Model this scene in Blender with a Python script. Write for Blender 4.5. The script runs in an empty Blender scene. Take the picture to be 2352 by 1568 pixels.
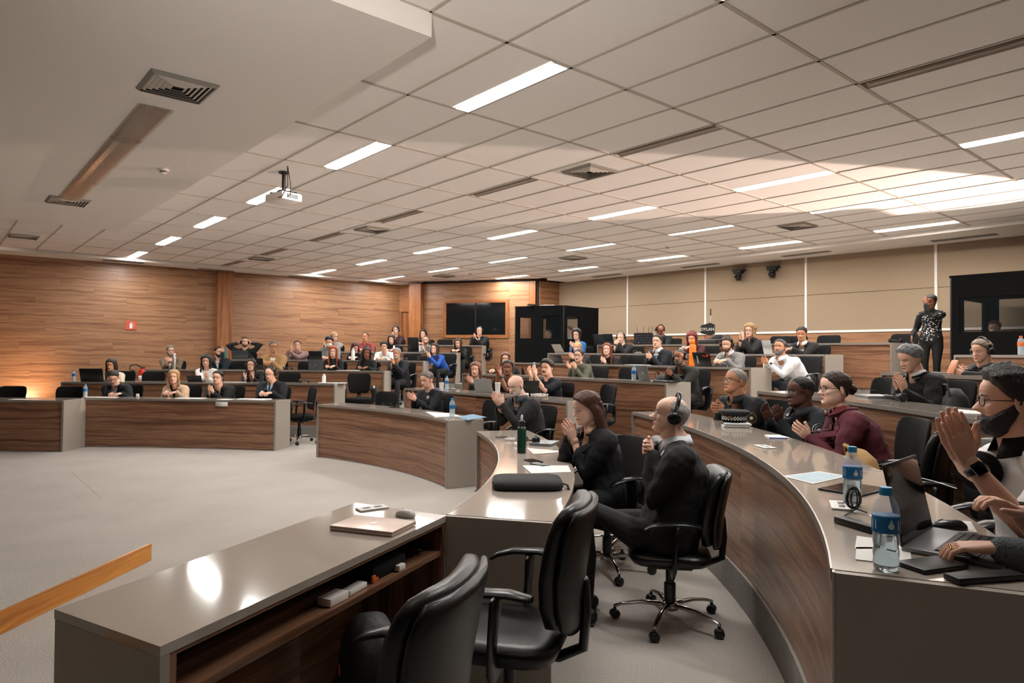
import bpy, bmesh, math, random
import numpy as np
from mathutils import Vector, Matrix
from mathutils.bvhtree import BVHTree
random.seed(7); rng = np.random.default_rng(5)
SC = bpy.context.scene; COL = SC.collection
# ---------------------------------------------------------------- camera, world, exposure
F = 1573.2; PIT = math.radians(1.09); ROL = math.radians(-.47); HC = 1.54
cam = bpy.data.cameras.new('camera'); cam.sensor_width = 36; cam.lens = 36*F/2352; cam.clip_start = .05
camo = bpy.data.objects.new('camera', cam); COL.objects.link(camo); SC.camera = camo
_V = Vector((0, -math.sin(PIT), math.cos(PIT))); _X = Vector((1, 0, 0))
_r = math.cos(ROL)*_X-math.sin(ROL)*_V; _u = math.sin(ROL)*_X+math.cos(ROL)*_V; _b = _r.cross(_u)
camo.matrix_world = Matrix.Translation((0, 0, HC)) @ Matrix((_r, _u, _b)).transposed().to_4x4()
w = bpy.data.worlds.new('world'); SC.world = w; w.use_nodes = True
w.node_tree.nodes['Background'].inputs[0].default_value = (1, .93, .87, 1); w.node_tree.nodes['Background'].inputs[1].default_value = .3
SC.view_settings.view_transform = 'Standard'; SC.view_settings.look = 'None'
SC.view_settings.exposure = 0.85; SC.view_settings.gamma = 1; SC.view_settings.use_curve_mapping = False
PANEL_E = 60.0
def lamp(name, kind, loc, target, power, col, **k):
    l = bpy.data.lights.new(name, kind); l.energy = power; l.color = col
    for a, v in k.items(): setattr(l, a, v)
    o = bpy.data.objects.new(name, l); COL.objects.link(o); o.location = loc
    o.rotation_euler = (Vector(target)-Vector(loc)).to_track_quat('-Z', 'Y').to_euler(); return o
# portable video light at the back right, turned up to the ceiling (the warm band in the photograph)
lamp('video_light', 'SPOT', (9.6, 8.4, 2.15), (0, 9.8, 4.1), 2300, (1, .74, .62), spot_size=math.radians(35), spot_blend=.12, shadow_soft_size=.03)
# added fill spot by the camera, only there to brighten the ceiling
lamp('ceiling_fill', 'SPOT', (-.3, -.3, 2.05), (-.5, 2.2, 3.65), 330, (1, .93, .86), spot_size=math.radians(66), spot_blend=.9, shadow_soft_size=.12)
lamp('floor_uplight', 'SPOT', (-9.9, 14.2, .5), (-10.9, 15.0, 1.2), 40, (1, .62, .35), spot_size=math.radians(120), spot_blend=.8, shadow_soft_size=.05)
# ---------------------------------------------------------------- picture maths: a pixel and a height or depth give a real point
def ray(x, y):
    a = (x-1176)/F; b = -(y-784)/F
    a, b = a*math.cos(ROL)+b*math.sin(ROL), -a*math.sin(ROL)+b*math.cos(ROL)
    return np.array([a, math.cos(PIT)-b*math.sin(PIT), math.sin(PIT)+b*math.cos(PIT)])
def at(x, y, z):
    d = ray(x, y); t = (z-HC)/d[2]; return np.array([d[0]*t, d[1]*t, z])
def atd(x, y, Y):
    d = ray(x, y); return d*Y/d[1]+np.array([0, 0, HC])
def pix(P):
    X, Y, Z = P[0], P[1], P[2]-HC
    D = Y*math.cos(PIT)+Z*math.sin(PIT); V = -Y*math.sin(PIT)+Z*math.cos(PIT)
    a, b = X/D, V/D
    return 1176+F*(a*math.cos(ROL)-b*math.sin(ROL)), 784-F*(a*math.sin(ROL)+b*math.cos(ROL)), D
# ---------------------------------------------------------------- materials
def lin(c):
    if isinstance(c, str): c = [int(c[i:i+2], 16)/255 for i in (0, 2, 4)]
    return tuple(((v+.055)/1.055)**2.4 if v > .04045 else v/12.92 for v in c[:3])+(1,)
MATS = {}
def newmat(name):
    m = bpy.data.materials.new(name); m.use_nodes = True; nt = m.node_tree; return m, nt, nt.nodes['Principled BSDF']
def N(nt, t, **k):
    n = nt.nodes.new(t)
    for a, v in k.items():
        if a.startswith('i_'):
            key = a[2:]; key = int(key) if key.isdigit() else key.replace('_', ' ')
            n.inputs[key].default_value = v
        else: setattr(n, a, v)
    return n
def mat(col, rough=.5, metal=0, bump=0, scale=40, var=.06, spec=.5, coat=0, name=None, alpha=1, trans=0, stretch=None, sheen=0):
    key = (str(col), rough, metal, bump, scale, var, spec, coat, alpha, trans, str(stretch), sheen)
    if key in MATS: return MATS[key]
    m, nt, b = newmat(name or 'surface'); L = nt.links.new; c = lin(col)
    b.inputs['Roughness'].default_value = rough; b.inputs['Metallic'].default_value = metal
    b.inputs['Specular IOR Level'].default_value = spec; b.inputs['Coat Weight'].default_value = coat; b.inputs['Coat Roughness'].default_value = .1
    if sheen: b.inputs['Sheen Weight'].default_value = sheen
    tc = N(nt, 'ShaderNodeTexCoord'); mp = N(nt, 'ShaderNodeMapping'); mp.inputs['Scale'].default_value = stretch or (1, 1, 1); L(tc.outputs['Object'], mp.inputs[0])
    nz = N(nt, 'ShaderNodeTexNoise', i_Scale=scale, i_Detail=4.0); L(mp.outputs[0], nz.inputs['Vector'])
    mx = N(nt, 'ShaderNodeMix', data_type='RGBA'); L(nz.outputs[0], mx.inputs[0])
    mx.inputs[6].default_value = tuple(max(0, v*(1-var*2)) for v in c[:3])+(1,); mx.inputs[7].default_value = tuple(min(1, v*(1+var*2)) for v in c[:3])+(1,)
    L(mx.outputs[2], b.inputs['Base Color'])
    if bump:
        bp = N(nt, 'ShaderNodeBump', i_Strength=bump, i_Distance=.01); L(nz.outputs[0], bp.inputs['Height']); L(bp.outputs[0], b.inputs['Normal'])
    if trans: b.inputs['Transmission Weight'].default_value = trans; b.inputs['IOR'].default_value = 1.33
    if alpha < 1: b.inputs['Alpha'].default_value = alpha
    MATS[key] = m; return m
def wood(name, dark, mid, light, su=.55, sv=13, rough=.38, warp=.16):
    m, nt, b = newmat(name); L = nt.links.new
    uv = N(nt, 'ShaderNodeUVMap'); oi = N(nt, 'ShaderNodeObjectInfo')
    ad = N(nt, 'ShaderNodeVectorMath', operation='MULTIPLY_ADD'); L(oi.outputs['Random'], ad.inputs[0]); ad.inputs[1].default_value = (37., 91., 5.); L(uv.outputs[0], ad.inputs[2])
    m1 = N(nt, 'ShaderNodeMapping'); m1.inputs['Scale'].default_value = (1.1, 3.2, 1); L(ad.outputs[0], m1.inputs[0])
    w1 = N(nt, 'ShaderNodeTexNoise', i_Scale=1.0, i_Detail=2.0); L(m1.outputs[0], w1.inputs['Vector'])
    sc = N(nt, 'ShaderNodeVectorMath', operation='MULTIPLY_ADD'); L(w1.outputs['Color'], sc.inputs[0]); sc.inputs[1].default_value = (0, warp, 0); L(ad.outputs[0], sc.inputs[2])
    m2 = N(nt, 'ShaderNodeMapping'); m2.inputs['Scale'].default_value = (su, sv, 1); L(sc.outputs[0], m2.inputs[0])
    n2 = N(nt, 'ShaderNodeTexNoise', i_Scale=1.0, i_Detail=7.0, i_Roughness=.62); L(m2.outputs[0], n2.inputs['Vector'])
    m3 = N(nt, 'ShaderNodeMapping'); m3.inputs['Scale'].default_value = (3, 160, 1); L(sc.outputs[0], m3.inputs[0])
    n3 = N(nt, 'ShaderNodeTexNoise', i_Scale=1.0, i_Detail=3.0); L(m3.outputs[0], n3.inputs['Vector'])
    mt = N(nt, 'ShaderNodeMath', operation='MULTIPLY_ADD'); L(n3.outputs[0], mt.inputs[0]); mt.inputs[1].default_value = .16; L(n2.outputs[0], mt.inputs[2])
    cr = N(nt, 'ShaderNodeValToRGB'); e = cr.color_ramp.elements; e[0].position = .42; e[0].color = lin(dark); e[1].position = .75; e[1].color = lin(light)
    k = cr.color_ramp.elements.new(.56); k.color = lin(mid); k = cr.color_ramp.elements.new(.63); k.color = lin(light); k = cr.color_ramp.elements.new(.67); k.color = lin(mid)
    L(mt.outputs[0], cr.inputs[0]); L(cr.outputs[0], b.inputs['Base Color']); b.inputs['Roughness'].default_value = rough
    bp = N(nt, 'ShaderNodeBump', i_Strength=.12, i_Distance=.004); L(n3.outputs[0], bp.inputs['Height']); L(bp.outputs[0], b.inputs['Normal'])
    return m
def emit(name, col, s):
    m, nt, b = newmat(name); b.inputs['Base Color'].default_value = (0, 0, 0, 1); b.inputs['Emission Color'].default_value = col+(1,); b.inputs['Emission Strength'].default_value = s; return m
def carpet(name, c1, c2):
    m, nt, b = newmat(name); L = nt.links.new; tc = N(nt, 'ShaderNodeTexCoord')
    a = N(nt, 'ShaderNodeTexNoise', i_Scale=170., i_Detail=3.0); L(tc.outputs['Object'], a.inputs['Vector'])
    c = N(nt, 'ShaderNodeTexNoise', i_Scale=1.6, i_Detail=4.0); L(tc.outputs['Object'], c.inputs['Vector'])
    s = N(nt, 'ShaderNodeMath', operation='MULTIPLY_ADD'); L(c.outputs[0], s.inputs[0]); s.inputs[1].default_value = .16; L(a.outputs[0], s.inputs[2])
    cr = N(nt, 'ShaderNodeValToRGB'); cr.color_ramp.elements[0].position = .42; cr.color_ramp.elements[0].color = lin(c1); cr.color_ramp.elements[1].position = .86; cr.color_ramp.elements[1].color = lin(c2)
    L(s.outputs[0], cr.inputs[0]); L(cr.outputs[0], b.inputs['Base Color']); b.inputs['Roughness'].default_value = .95; b.inputs['Specular IOR Level'].default_value = .1
    bp = N(nt, 'ShaderNodeBump', i_Strength=.7, i_Distance=.01); L(a.outputs[0], bp.inputs['Height']); L(bp.outputs[0], b.inputs['Normal']); return m
M_desk = wood('desk walnut', '5c3e2c', '825c46', '9a7357', su=.45, sv=17, rough=.26, warp=.11)
M_wall = wood('wall walnut', '7a5238', '976c4c', 'ac825e', su=.5, sv=16, rough=.36)
M_pil = wood('upright walnut', '7d4a2b', '94592f', 'a9713f', su=.5, sv=10, rough=.4)
M_orange = wood('orange oak', 'a3621f', 'bf7a2e', 'd0913f', su=.5, sv=18)
M_carpet = carpet('grey carpet', '9f9992', 'd8d2ca')
M_riser = carpet('riser carpet', '77736e', 'aaa59f')
M_top = mat('aba095', .07, scale=300, var=.02, coat=.3, name='taupe laminate')
M_end = mat('a0978c', .42, scale=260, var=.03, name='grey laminate')
M_trim = mat('a8a29a', .3, metal=.6, name='grey edge profile')
M_tile = mat('f6f1ec', .9, bump=.1, scale=220, var=.03, name='mineral tile')
M_bar = mat('c2b8ac', .6, name='ceiling grid bar')
M_plaster = mat('ece6df', .85, bump=.03, scale=90, var=.015, name='painted plaster')
M_white = mat('efe9e2', .7, var=.01, name='white paint')
M_fabric = mat('a08c74', .95, bump=.3, scale=420, var=.08, name='beige wall fabric')
M_blk = mat('0c0e0e', .45, bump=.05, scale=120, name='black')
M_blk2 = mat('090a0b', .8, spec=.25, bump=.1, scale=200, name='matt black')
M_leather = mat('121516', .33, bump=.10, scale=260, var=.1, name='black leather')
M_plast = mat('0e1011', .3, name='black plastic')
M_chrome = mat('c9c6c2', .12, metal=1, var=.01, name='chrome')
M_alu = mat('a9a8a8', .3, metal=.7, var=.01, name='aluminium')
M_paper = mat('e6e4e0', .8, var=.01, name='paper')
M_screen = mat('0b0d10', .08, var=.02, name='screen')
M_lamp = emit('lit diffuser', (1, .965, .925), PANEL_E)
M_off = mat('a8978a', .3, metal=.2, var=.05, scale=3, name='unlit reflector')
M_vent = mat('8e8880', .5, name='vent metal')
M_hole = mat('080808', .9, name='dark void')
# ---------------------------------------------------------------- mesh helpers
class MB:
    def __init__(s): s.v = []; s.f = []; s.uv = []; s.mi = []
    def add(s, v, f, uv=None, mi=0):
        n = len(s.v); s.v.extend([tuple(map(float, p)) for p in v])
        for k, q in enumerate(f):
            s.f.append([i+n for i in q]); s.mi.append(mi)
            s.uv.append([uv[i] for i in q] if uv is not None else None)
        return s
    def box(s, c, sz, R=None, bev=0, mi=0):
        hx, hy, hz = sz[0]/2, sz[1]/2, sz[2]/2
        if bev:
            b = bm_round(sz, bev); v, f = b
        else:
            v = [(x, y, z) for z in (-hz, hz) for x, y in ((-hx, -hy), (hx, -hy), (hx, hy), (-hx, hy))]
            f = [(3, 2, 1, 0), (4, 5, 6, 7), (0, 1, 5, 4), (1, 2, 6, 5), (2, 3, 7, 6), (3, 0, 4, 7)]
        v = np.array(v)
        if R is not None: v = v @ np.array(R).T
        s.add(v+np.array(c), f, None, mi); return s
    def build(s, name, m, parent=None, smooth=False, loc=None):
        me = bpy.data.meshes.new(name); me.from_pydata(s.v, [], s.f)
        if any(u is not None for u in s.uv):
            l = me.uv_layers.new(name='UVMap'); d = []
            for q, u in zip(s.f, s.uv): d.extend(u if u is not None else [(0, 0)]*len(q))
            l.data.foreach_set('uv', np.array(d, dtype=np.float32).ravel())
        for mm in (m if isinstance(m, (list, tuple)) else [m]): me.materials.append(mm)
        if isinstance(m, (list, tuple)): me.polygons.foreach_set('material_index', s.mi)
        if smooth: me.polygons.foreach_set('use_smooth', [True]*len(me.polygons))
        me.update(); o = bpy.data.objects.new(name, me); COL.objects.link(o)
        if parent is not None: o.parent = parent
        if loc is not None: o.location = loc
        if smooth == 'auto':
            try: me.set_sharp_from_angle(angle=math.radians(38))
            except Exception: pass
        return o
_rc = {}
def bm_round(sz, b, seg=2):
    key = (tuple(round(v, 4) for v in sz), b)
    if key in _rc: return _rc[key]
    bm = bmesh.new(); bmesh.ops.create_cube(bm, size=1); bmesh.ops.scale(bm, vec=sz, verts=bm.verts)
    bmesh.ops.bevel(bm, geom=bm.edges[:], offset=b, segments=seg, affect='EDGES', profile=.5)
    r = ([tuple(v.co) for v in bm.verts], [[v.index for v in f.verts] for f in bm.faces]); bm.free(); _rc[key] = r; return r
def rz(a): c, s = math.cos(a), math.sin(a); return np.array([[c, -s, 0], [s, c, 0], [0, 0, 1]])
def rx(a): c, s = math.cos(a), math.sin(a); return np.array([[1, 0, 0], [0, c, -s], [0, s, c]])
def ry(a): c, s = math.cos(a), math.sin(a); return np.array([[c, 0, s], [0, 1, 0], [-s, 0, c]])
def unit(v): v = np.array(v, float); return v/max(1e-9, np.linalg.norm(v))
def tube(path, rad, n=8, side=None, cap=True):
    P = [np.array(p, float) for p in path]; R = [(r, r) if np.isscalar(r) else r for r in rad]
    if cap:
        t0 = unit(P[0]-P[1]); t1 = unit(P[-1]-P[-2]); r0 = min(R[0]); r1 = min(R[-1])
        P = [P[0]+t0*r0*.9, P[0]+t0*r0*.55]+P+[P[-1]+t1*r1*.55, P[-1]+t1*r1*.9]
        R = [(R[0][0]*.35, R[0][1]*.35), (R[0][0]*.8, R[0][1]*.8)]+R+[(R[-1][0]*.8, R[-1][1]*.8), (R[-1][0]*.35, R[-1][1]*.35)]
    m = len(P); V = []
    ref = np.array(side if side is not None else (0, 0, 1), float)
    t = unit(P[1]-P[0])
    if abs(t@unit(ref)) > .95: ref = np.array((1, 0, 0)) if abs(t[0]) < .9 else np.array((0, 1, 0))
    a = unit(ref-t*(ref@t))
    for i in range(m):
        t = unit(P[min(i+1, m-1)]-P[max(i-1, 0)])
        a = unit(a-t*(a@t)) if side is None else unit(ref-t*(ref@t)); b = np.cross(t, a)
        for k in range(n):
            q = 2*math.pi*k/n; V.append(P[i]+a*R[i][0]*math.cos(q)+b*R[i][1]*math.sin(q))
    Fc = [(i*n+k, i*n+(k+1) % n, (i+1)*n+(k+1) % n, (i+1)*n+k) for i in range(m-1) for k in range(n)]
    Fc += [tuple(range(n))[::-1], tuple((m-1)*n+k for k in range(n))]
    return V, Fc
def lathe(prof, n=16, c=(0, 0, 0)):
    V = [(c[0]+r*math.cos(2*math.pi*k/n), c[1]+r*math.sin(2*math.pi*k/n), c[2]+z) for r, z in prof for k in range(n)]
    Fc = [(i*n+k, i*n+(k+1) % n, (i+1)*n+(k+1) % n, (i+1)*n+k) for i in range(len(prof)-1) for k in range(n)]
    Fc += [tuple(range(n))[::-1], tuple((len(prof)-1)*n+k for k in range(n))]; return V, Fc
def sph(c, r, n=10, m=7):
    c = np.array(c, float); r = np.array([r]*3 if np.isscalar(r) else r, float); V = []; 
    for i in range(1, m):
        a = math.pi*i/m
        for k in range(n): V.append(c+r*np.array([math.sin(a)*math.cos(2*math.pi*k/n), math.sin(a)*math.sin(2*math.pi*k/n), math.cos(a)]))
    V += [c+r*np.array([0, 0, 1]), c-r*np.array([0, 0, 1])]; t = len(V)-2
    Fc = [(i*n+k, (i+1)*n+k, (i+1)*n+(k+1) % n, i*n+(k+1) % n) for i in range(m-2) for k in range(n)]
    Fc += [(t, k, (k+1) % n) for k in range(n)]+[(t+1, (m-2)*n+(k+1) % n, (m-2)*n+k) for k in range(n)]; return V, Fc
def tag(o, label=None, cat=None, group=None, kind=None):
    if label: o['label'] = label
    if cat: o['category'] = cat
    if group: o['group'] = group
    if kind: o['kind'] = kind
    return o
def thing(name, label, cat, loc=(0, 0, 0), rot=0, group=None):
    o = bpy.data.objects.new(name, None); COL.objects.link(o); o.location = loc; o.rotation_euler = (0, 0, rot); o.empty_display_size = .1
    return tag(o, label, cat, group)
def dup(o, loc=None, rot=None, label=None, parent=None, group=None):
    c = o.copy(); COL.objects.link(c)
    if parent is not None: c.parent = parent
    if loc is not None: c.location = loc
    if rot is not None: c.rotation_euler = (0, 0, rot)
    if label: c['label'] = label
    if group: c['group'] = group
    for ch in list(o.children): dup(ch, parent=c)
    return c
def struct(o): o['kind'] = 'structure'; return o
def prism(pts, z0, z1):
    n = len(pts); ar = sum(pts[i][0]*pts[(i+1) % n][1]-pts[(i+1) % n][0]*pts[i][1] for i in range(n))
    if ar < 0: pts = pts[::-1]
    V = [(p[0], p[1], z) for z in (z0, z1) for p in pts]
    return V, [tuple(range(n))[::-1], tuple(range(n, 2*n))]+[(i, (i+1) % n, n+(i+1) % n, n+i) for i in range(n)]
# ---------------------------------------------------------------- room shell
TH = math.radians(49.46); HCE = 2.106; ZC = HC+HCE; ZS = 3.58
def UJ(j): return HCE*(1.398+.2935*j)
def VI(i): return HCE*(1.0782+.5944*i)
def UVxy(U, V): return (U*math.sin(TH)-V*math.cos(TH), U*math.cos(TH)+V*math.sin(TH))
def cxy(i, j): return UVxy(UJ(j), VI(i))
CR = math.pi/2-TH
NB = np.array((.78, .626)); NB = NB/np.linalg.norm(NB); TB = np.array((NB[1], -NB[0]))
WL = [(-15.5, 10.78), (-10.86, 14.47), (-3.37, 20.43)]
W_D = [(-3.37, 20.43), (-2.62, 20.25)]; W_F = [(-2.62, 20.05), (.47, 19.02)]; W_P = [(.75, 18.95), (1.34, 19.44)]
WB = [(1.34, 19.44), (4.48, 15.81), (8.48, 11.32), (13.0, 6.2)]
room = [(-15.5, -4), (13.0, -4)]+WB[::-1]+W_P[::-1]+W_F[::-1]+W_D[::-1]+WL[::-1]
fl = MB().add(*prism(room, -.1, 0)).build('floor', M_carpet); struct(fl)
# desk front curves (x, y), left to right as the camera sees them
def smooth(pts, deg=2, n=14):
    P = np.array(pts, float); d = np.r_[0, np.cumsum(np.hypot(*np.diff(P, axis=0).T))]; t = d/d[-1]; deg = min(deg, len(P)-1)
    q = np.linspace(0, 1, n); return np.c_[np.polyval(np.polyfit(t, P[:, 0], deg), q), np.polyval(np.polyfit(t, P[:, 1], deg), q)]
ROWS = {
 '1A': smooth([(-11.5, 10.0), (-9.2, 10.33), (-6.87, 10.49)], 2, 10), '1B': smooth([(-6.93, 11.05), (-5.27, 10.98), (-3.72, 10.77)]),
 '1C': smooth([(-2.85, 10.14), (-1.76, 9.28), (-1.13, 8.52), (-.74, 7.88)]),
 '1D': smooth([(-.33, 6.78), (-.2, 6.3), (-.13, 5.79), (-.09, 5.3), (-.08, 4.81), (-.09, 4.4), (-.15, 3.9), (-.29, 3.26)], 3, 22),
 '2L': smooth([(-8.1, 12.37), (-5.6, 12.6), (-3.23, 12.44)]), '2M': smooth([(-1.72, 11.14), (-.69, 9.94), (.25, 8.87), (.66, 8.33)]),
 '2R': smooth([(1.22, 6.83), (1.40, 5.6), (1.43, 4.58), (1.41, 4.08), (1.35, 3.54), (1.27, 3.07), (1.14, 2.59), (1.04, 2.28), (.96, 2.04), (.865, 1.82)], 3, 28),
 '3L': smooth([(-7.38, 13.84), (-4.9, 14.08), (-2.62, 13.97)]), '3M': smooth([(-.91, 12.87), (.72, 10.9), (2.05, 9.16)]),
 '3R': smooth([(2.60, 7.19), (2.76, 5.9), (2.80, 4.76), (2.75, 3.89), (2.58, 2.9), (2.3, 1.9)], 3, 18),
 '4L': smooth([(-6.5, 15.5), (-4.3, 15.72), (-2.03, 15.58)]), '4M': smooth([(.06, 13.8), (1.8, 11.75), (3.37, 9.71)]),
 '4R': smooth([(4.02, 7.42), (4.15, 6.3), (4.17, 5.2), (4.08, 4.1)]),
 '5L': smooth([(-4.45, 17.1), (-2.9, 17.18), (-1.42, 17.03)]), '5M': smooth([(.816, 15.1), (2.85, 12.75), (4.69, 10.3)]),
 '5R': smooth([(5.45, 8.4), (5.58, 7.2), (5.55, 5.8)]),
 '6L': smooth([(-3.4, 18.55), (-2.1, 18.5), (-.81, 18.35)]), '6M': smooth([(2.0, 15.9), (4.1, 13.5), (6.05, 10.95)])}
def ztop(k): return .78+.2*(k-1)
def zfl(k): return .2*(k-1)
def offs(P, d):
    P = np.array(P); T = np.gradient(P, axis=0); T /= np.linalg.norm(T, axis=1)[:, None]; Nn = np.c_[-T[:, 1], T[:, 0]]
    if (Nn[len(P)//2] @ (P[len(P)//2]-np.array((-5.5, 4.0)))) < 0: Nn = -Nn
    return P+Nn*d
# tiers
TI = {2: [(-15, 12.0)]+list(ROWS['2L'])+list(ROWS['2M'])+list(ROWS['2R'])+[(.3, .5), (-.6, -.8), (-1.6, -3.9)],
      3: [(-14.8, 11.6), (-9.5, 13.6)]+list(ROWS['3L'])+list(ROWS['3M'])+list(ROWS['3R'])+[(1.6, .5), (.6, -1.0), (-.6, -3.9)],
      4: [(-9.5, 15.4)]+list(ROWS['4L'])+list(ROWS['4M'])+list(ROWS['4R'])+[(3.8, 3.0), (3.0, 1.0), (1.5, -1.5), (0, -3.9)],
      5: [(-7.8, 16.9)]+list(ROWS['5L'])+list(ROWS['5M'])+list(ROWS['5R'])+[(5.2, 4.0), (4.3, 1.5), (2.5, -3.9)],
      6: [(-6.2, 18.2)]+list(ROWS['6L'])+list(ROWS['6M'])+[(6.6, 9.3), (6.9, 8.0), (7.0, 5.5), (6.2, 2.0), (4.5, -3.9)]}
RT = [(13.0, -3.9)]+WB[::-1]+W_P[::-1]+W_F[::-1]+W_D[::-1]
for k, c in TI.items():
    c = [tuple(p) for p in c]; end = RT+([(-10.86, 14.47)] if k <= 3 else [])+([(-15.3, 10.95)] if k <= 2 else [])
    if k == 3: c = c[1:]
    o = MB().add(*prism(c+end, zfl(k-1), zfl(k))).build('platform', M_riser); struct(o)
    o2 = MB().add(*prism(c+end, zfl(k)+.0005, zfl(k)+.006)).build('platform_carpet', M_carpet, o)
# stage platform with its orange timber edge
st = MB().add(*prism([(-11, -3.9), (-3.385, -3.9), (-2.672, 5.085), (-11, 5.085)], 0.001, .118)).build('stage', M_carpet); struct(st)
V, Fc = prism([(-3.383, -3.9), (-3.362, -3.9), (-2.650, 5.09), (-2.671, 5.09)], .002, .123)
MB().add(V, Fc, [(p[1], p[2]) for p in V]).build('edge_board', M_orange, st)
def planks(parent, P0, P1, z0, z1, rh, ln, m, name='plank', shift=0, gap=.0025, off=0.0, t=.018, uvscale=1):
    P0 = np.array(P0, float); P1 = np.array(P1, float); L = np.linalg.norm(P1-P0); d = (P1-P0)/L; ang = math.atan2(d[1], d[0]); nn = np.array((-d[1], d[0]))
    s = 1 if nn @ (-P0) > 0 else -1; cache = {}
    nr = int(round((z1-z0)/rh)); rh = (z1-z0)/nr
    for r in range(nr):
        x = -((r*.37+shift) % 1)*ln if ln < L else 0
        while x < L-.02:
            a, b = max(0, x), min(L, x+ln); x += ln
            if b-a < .05: continue
            key = round(b-a, 3)
            if key not in cache:
                w = b-a-gap; y0, y1 = (0, t*s) if s > 0 else (t*s, 0)
                V = [(xx, yy, zz) for zz in (0, rh-gap) for xx, yy in ((0, y0), (w, y0), (w, y1), (0, y1))]
                me = MB().add(V, [(3, 2, 1, 0), (4, 5, 6, 7), (0, 1, 5, 4), (1, 2, 6, 5), (2, 3, 7, 6), (3, 0, 4, 7)], [(p[0]*uvscale, p[2]*uvscale+p[1]) for p in V]).build(name, m)
                cache[key] = me.data; bpy.data.objects.remove(me)
            o = bpy.data.objects.new(name, cache[key]); COL.objects.link(o); o.parent = parent
            q = P0+d*a+nn*s*off; o.location = (q[0], q[1], z0+r*rh); o.rotation_euler = (0, 0, ang)
def wallslab(name, pts, z0, z1, m, t=.15):
    P = np.array(pts, float); back = []
    for i in range(len(P)):
        d = P[min(i+1, len(P)-1)]-P[max(i-1, 0)]; d /= np.linalg.norm(d); nn = np.array((-d[1], d[0])); 
        if nn @ P[i] < 0: nn = -nn
        back.append(P[i]+nn*t)
    o = MB().add(*prism([tuple(p) for p in P]+[tuple(p) for p in back[::-1]], z0, z1)).build(name, m); return struct(o)
M_seam = mat('2a1b12', .8, name='plank joint')
wl = wallslab('wall_left', WL, 0, 3.7, M_seam); planks(wl, WL[0], WL[1], .2, ZS, .2, 1.75, M_wall); planks(wl, WL[1], WL[2], .2, ZS, .2, 1.75, M_wall, shift=.2)
wd = wallslab('wall_door_side', W_D, 0, 3.7, M_seam); planks(wd, W_D[0], W_D[1], 2.75, ZS, .9, 2, M_pil, name='panel')
wf = wallslab('wall_corner', W_F, 0, 3.7, M_seam)
wx = wallslab('wall_back_return', [(.47, 19.02)]+W_P, 0, 3.7, M_seam); planks(wx, W_P[0], W_P[1], .8, ZS, .2, .9, M_wall)
wb = wallslab('wall_back', WB, 0, 3.7, M_seam)
M_darkwall = mat('1f1c1a', .9, name='dark wall')
wr = MB().add(*prism([(13, -4), (13.2, -4), (13.2, 6.4), (13, 6.2)], 0, 3.7)).build('wall_right', M_darkwall); struct(wr)
wn = MB().add(*prism([(-15.6, -4.2), (13.2, -4.2), (13.2, -4), (-15.6, -4)], 0, 3.7)).build('wall_near', M_darkwall); struct(wn)
wq = MB().add(*prism([(-15.7, -4.2), (-15.5, -4.2), (-15.5, 10.8), (-15.7, 10.8)], 0, 3.7)).build('wall_front', M_plaster); struct(wq)
# corner wall planks around the window
def wpt(pts, px, extra=0):
    s = (px-1176)/F
    for a, b in zip(pts[:-1], pts[1:]):
        a = np.array(a, float); b = np.array(b, float); d = b-a; k = (s*a[1]-a[0])/(d[0]-s*d[1])
        if -.02 <= k <= 1.02: return a+d*k
    return a+d*k
w0, w1 = wpt(W_F, 1019), wpt(W_F, 1169); z0w, z1w = 2.0, 3.09
planks(wf, W_F[0], w0, .9, ZS, .2, 1.7, M_wall); planks(wf, w1, W_F[1], .9, ZS, .2, 1.7, M_wall)
planks(wf, w0, w1, .9, z0w, .2, 1.4, M_wall); planks(wf, w0, w1, z1w, ZS, .245, 1.4, M_wall, shift=.3)
def panelbox(name, a, b, z0, z1, t, m, parent=None, off=0.0, uvv=True, dy=0):
    a = np.array(a[:2], float); b = np.array(b[:2], float); d = b-a; L = np.linalg.norm(d); d /= L; nn = np.array((-d[1], d[0]))
    if nn @ (-a) < 0: nn = -nn
    P = [a+nn*off, b+nn*off, b+nn*(off+t), a+nn*(off+t)]
    V, Fc = prism([tuple(p) for p in P], z0, z1); uv = [(p[2], (np.array(p[:2])-a) @ d) for p in V] if uvv else [((np.array(p[:2])-a) @ d, p[2]) for p in V]
    return MB().add(V, Fc, uv).build(name, m, parent)
wn1 = struct(panelbox('window_1', w0, w1, z0w, z1w, .02, M_hole, off=-.02))
d_ = unit(w1-w0)
for a, b, c, d in ((w0, w0+d_*.09, z0w, z1w), (w1-d_*.09, w1, z0w, z1w)): panelbox('window_frame', a, b, c, d, .07, M_pil, wn1)
for c, d in ((z0w, z0w+.09), (z1w-.09, z1w)): panelbox('window_frame', w0+d_*.09, w1-d_*.09, c, d, .07, M_pil, wn1, uvv=False)
M_dglass = mat('14181a', .06, var=.01, name='dark glass')
mid = (w0+w1)/2
panelbox('pane', w0+d_*.09, mid-d_*.02, z0w+.09, z1w-.09, .01, M_dglass, wn1, off=.01); panelbox('pane', mid+d_*.02, w1-d_*.09, z0w+.09, z1w-.09, .01, M_dglass, wn1, off=.012)
panelbox('mullion', mid-d_*.02, mid+d_*.02, z0w+.09, z1w-.09, .03, M_plast, wn1, off=.01)
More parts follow.
